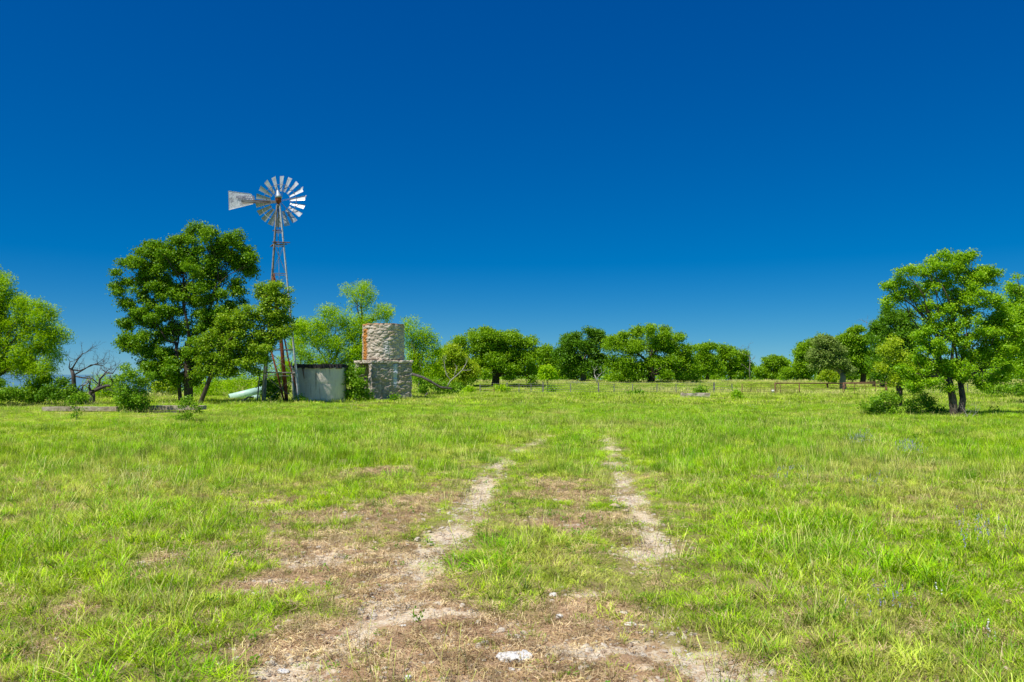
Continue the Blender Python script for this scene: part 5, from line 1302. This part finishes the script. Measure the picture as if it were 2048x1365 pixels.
rock("pale stone at the far left of the left wheel rut", 948, 962, 9, .5, M_WHITE, 514)
rock("small white stone right of the largest white rock", 1172, 1330, 18, .35, M_WHITE, 515)
rock("small white pebble at the right of the gravel strip", 1378, 1300, 12, .5, M_WHITE, 516)
rock("pale stone in the left rut between weeds", 808, 1248, 18, .4, M_WHITE, 517)
rock("crumbly brown earth mound in the left meadow", 200, 1090, 32, .6, stone_mat("crumbly_earth", (.14, .08, .05), (.32, .21, .13), (.5, .36, .25), 30), 518, name="earth_mound", cat="earth mound")
rock("pale flat stone near the bush before the right concrete wall", 398, 856, 26, .25, M_TAN, 519)
rock("small white stone on the brown soil above the white rock", 1090, 1274, 8, .5, M_WHITE, 520)
rock("white stone at the lower right of the stone trough", 1399, 795, 8, .5, M_WHITE, 521)

# ------------------------------------------------------------------ fences and gates
def post_at(mb, px, ytop, ybot, D, w, tube=False):
    b = at(px, ybot, D); t = at(px, ytop, D); b.z = hz1(b.x, D) - .2
    b.x = t.x
    if tube: mb.tube([b, t], w / 2, 8)
    else: mb.beam(b, t, w, w)
    return t
wf = empty("wire_fence", tuple(at(1100, 789, 79)), "wire stock fence on thin steel posts crossing the middle distance", "fence"); wf.location.z = 0; wf['_o'] = tuple(wf.location)
posts = [(960, 80), (988, 80), (1014, 80), (1038, 80), (1062, 79.5), (1086, 79), (1141, 79), (1197, 79), (1228, 79), (1265, 79), (1314, 79), (1352, 79), (1400, 78), (1428, 78), (1464, 78)]
tops = []
for px, D in posts:
    mb = MB(); big = px in (1086, 1197, 1428, 1014); t = post_at(mb, px, 765 if big else 768, 790, D, .13 if big else .075)
    tops.append(t); mb.build("fence_post", GALVD if px != 988 else RUSTL, wf)
for k_ in range(5):
    mb = MB(); P_ = [Vector((t.x, t.y - .03, hz1(t.x, t.y) + .28 + .21 * k_)) for t in tops]; mb.tube(P_, .011, 4, False); mb.build("wire", GALVD, wf)
wf2 = empty("wire_fence", tuple(at(2040, 790, 76)), "short run of wire fence right of the big oak trunk", "fence"); wf2.location.z = 0; wf2['_o'] = tuple(wf2.location)
tops = []
for px in (1830, 1880, 1935, 1985, 2033, 2090, 2150):
    mb = MB(); tops.append(post_at(mb, px, 768, 792, 76, .05)); mb.build("fence_post", GALVD, wf2)
for k_ in range(5):
    mb = MB(); P_ = [Vector((t.x, t.y - .03, hz1(t.x, t.y) + .28 + .21 * k_)) for t in tops]; mb.tube(P_, .011, 4, False); mb.build("wire", GALVD, wf2)

Dg = 76.0
def pf(px, py, D=Dg): return at(px, py, D)
pipe = empty("pipe_fence", tuple(pf(1620, 791)), "rust brown pipe fence with a long top rail in the right background", "fence"); pipe.location.z = 0; pipe['_o'] = tuple(pipe.location)
for px, yt, w in ((1550, 765.5, .12), (1598.5, 766, .10), (1686.5, 766, .12), (1773, 763.5, .16)):
    mb = MB(); post_at(mb, px, yt, 791, Dg, w, True); mb.build("post", RUSTL if px != 1773 else RUSTL, pipe, True)
mb = MB(); mb.tube([pf(1550, 766.8), pf(1598, 766.8), pf(1686.5, 767.3)], .055, 8); mb.build("top_rail", RUSTL, pipe, True)
mb = MB(); mb.tube([pf(1686.5, 766.4), pf(1773, 764.5)], .05, 8); mb.build("top_rail", RUSTL, pipe, True)
mb = MB(); mb.tube([pf(1773, 767), pf(1840, 768)], .05, 8); mb.build("top_rail", RUSTL, pipe, True)
for k_ in range(7):
    mb = MB(); z = .12 + .13 * k_; a, b = pf(1550, 780), pf(1686, 780); a.z = hz1(a.x, a.y) + z; b.z = hz1(b.x, b.y) + z; mb.tube([a, b], .010, 4, False); mb.build("wire", RUSTL, pipe)
def gate(label, x0, x1, y0, y1, D, uprights, rails, th=.035):
    o = at((x0 + x1) / 2, y1, D); r = empty("panel_gate", tuple(o), label, "gate"); mb = MB()
    c = [at(x0, y0, D), at(x1, y0, D), at(x1, y1, D), at(x0, y1, D)]
    for i in range(4): mb.tube([c[i], c[(i + 1) % 4]], th / 2 * 1.3, 6)
    mb.build("frame", RUSTL, r, True)
    for u in uprights: mb = MB(); mb.tube([at(u, y0, D), at(u, y1, D)], th / 2, 6); mb.build("upright", RUSTL, r)
    for v in rails: mb = MB(); mb.tube([at(x0, v, D), at(x1, v, D)], th / 2 * .8, 6); mb.build("rail", RUSTL, r)
gate("left rusty gate panel leaning beside the first pipe post", 1484, 1561, 768.5, 788.5, 74.5, [1502, 1522, 1542], [772, 775.5, 778.5, 783], .035)
gate("right rusty gate panel with wide square openings", 1689.5, 1770.5, 767.5, 790, 75.6, [1709, 1730, 1751], [774], .05)
mb = MB(); post_at(mb, 1484, 768, 789, 74.4, .07, True); mb.build("gate_post", RUSTL, None, True, label="short rusty post at the left end of the left gate panel", cat="post", origin=at(1484, 789, 74.4))
# white bucket on the post
b = at(1546, 788, 75); b.z = hz1(b.x, b.y)
WP = NT("white_plastic"); WP.bsdf((.78, .78, .76), .5); WP = WP.m
bk = empty("bucket", (b.x, b.y, b.z + .25), "small white bucket hanging beside the first pipe post", "bucket")
mb = MB(); zc = at(1546, 783, 75).z; mb.tube([Vector((b.x, b.y, zc - .13)), Vector((b.x, b.y, zc + .13))], [.10, .13], 14); mb.build("pail", WP, bk, True)
mb = MB(); mb.tube([Vector((b.x + .13 * math.cos(t), b.y, zc + .13 + .16 * math.sin(t))) for t in np.linspace(0, math.pi, 9)], .008, 5); mb.build("handle", GALVD, bk)
bk2 = MB(); c2 = at(1642.5, 747.5, 98); bk2.tube([c2 + Vector((-.28, 0, -.06)), c2 + Vector((0, 0, .08)), c2 + Vector((.32, 0, .14))], [.10, .22, .12], 10)
# stump right of tower
s_ = MB(); p_ = at(850, 797, 64); p_.z = hz1(p_.x, p_.y); s_.tube([p_ + Vector((-.1, 0, -.1)), p_ + Vector((.05, 0, .18)), p_ + Vector((.22, 0, .42))], [.09, .08, .05], 8)
s_.build("stump", BKD, None, True, label="small dark leaning stump in the grass right of the stone tower", cat="stump", origin=p_)
s_ = MB(); p_ = at(1034, 790, 78); p_.z = hz1(p_.x, p_.y); 

for o in list(bpy.data.objects):
    for kx in ('_o', '_rel'):
        if kx in o.keys(): del o[kx]
    if o.name.split('.')[0] in ("wheel", "tail", "motor_head") and o.type == 'EMPTY': pass

print('LEAVES', sum(CNT))
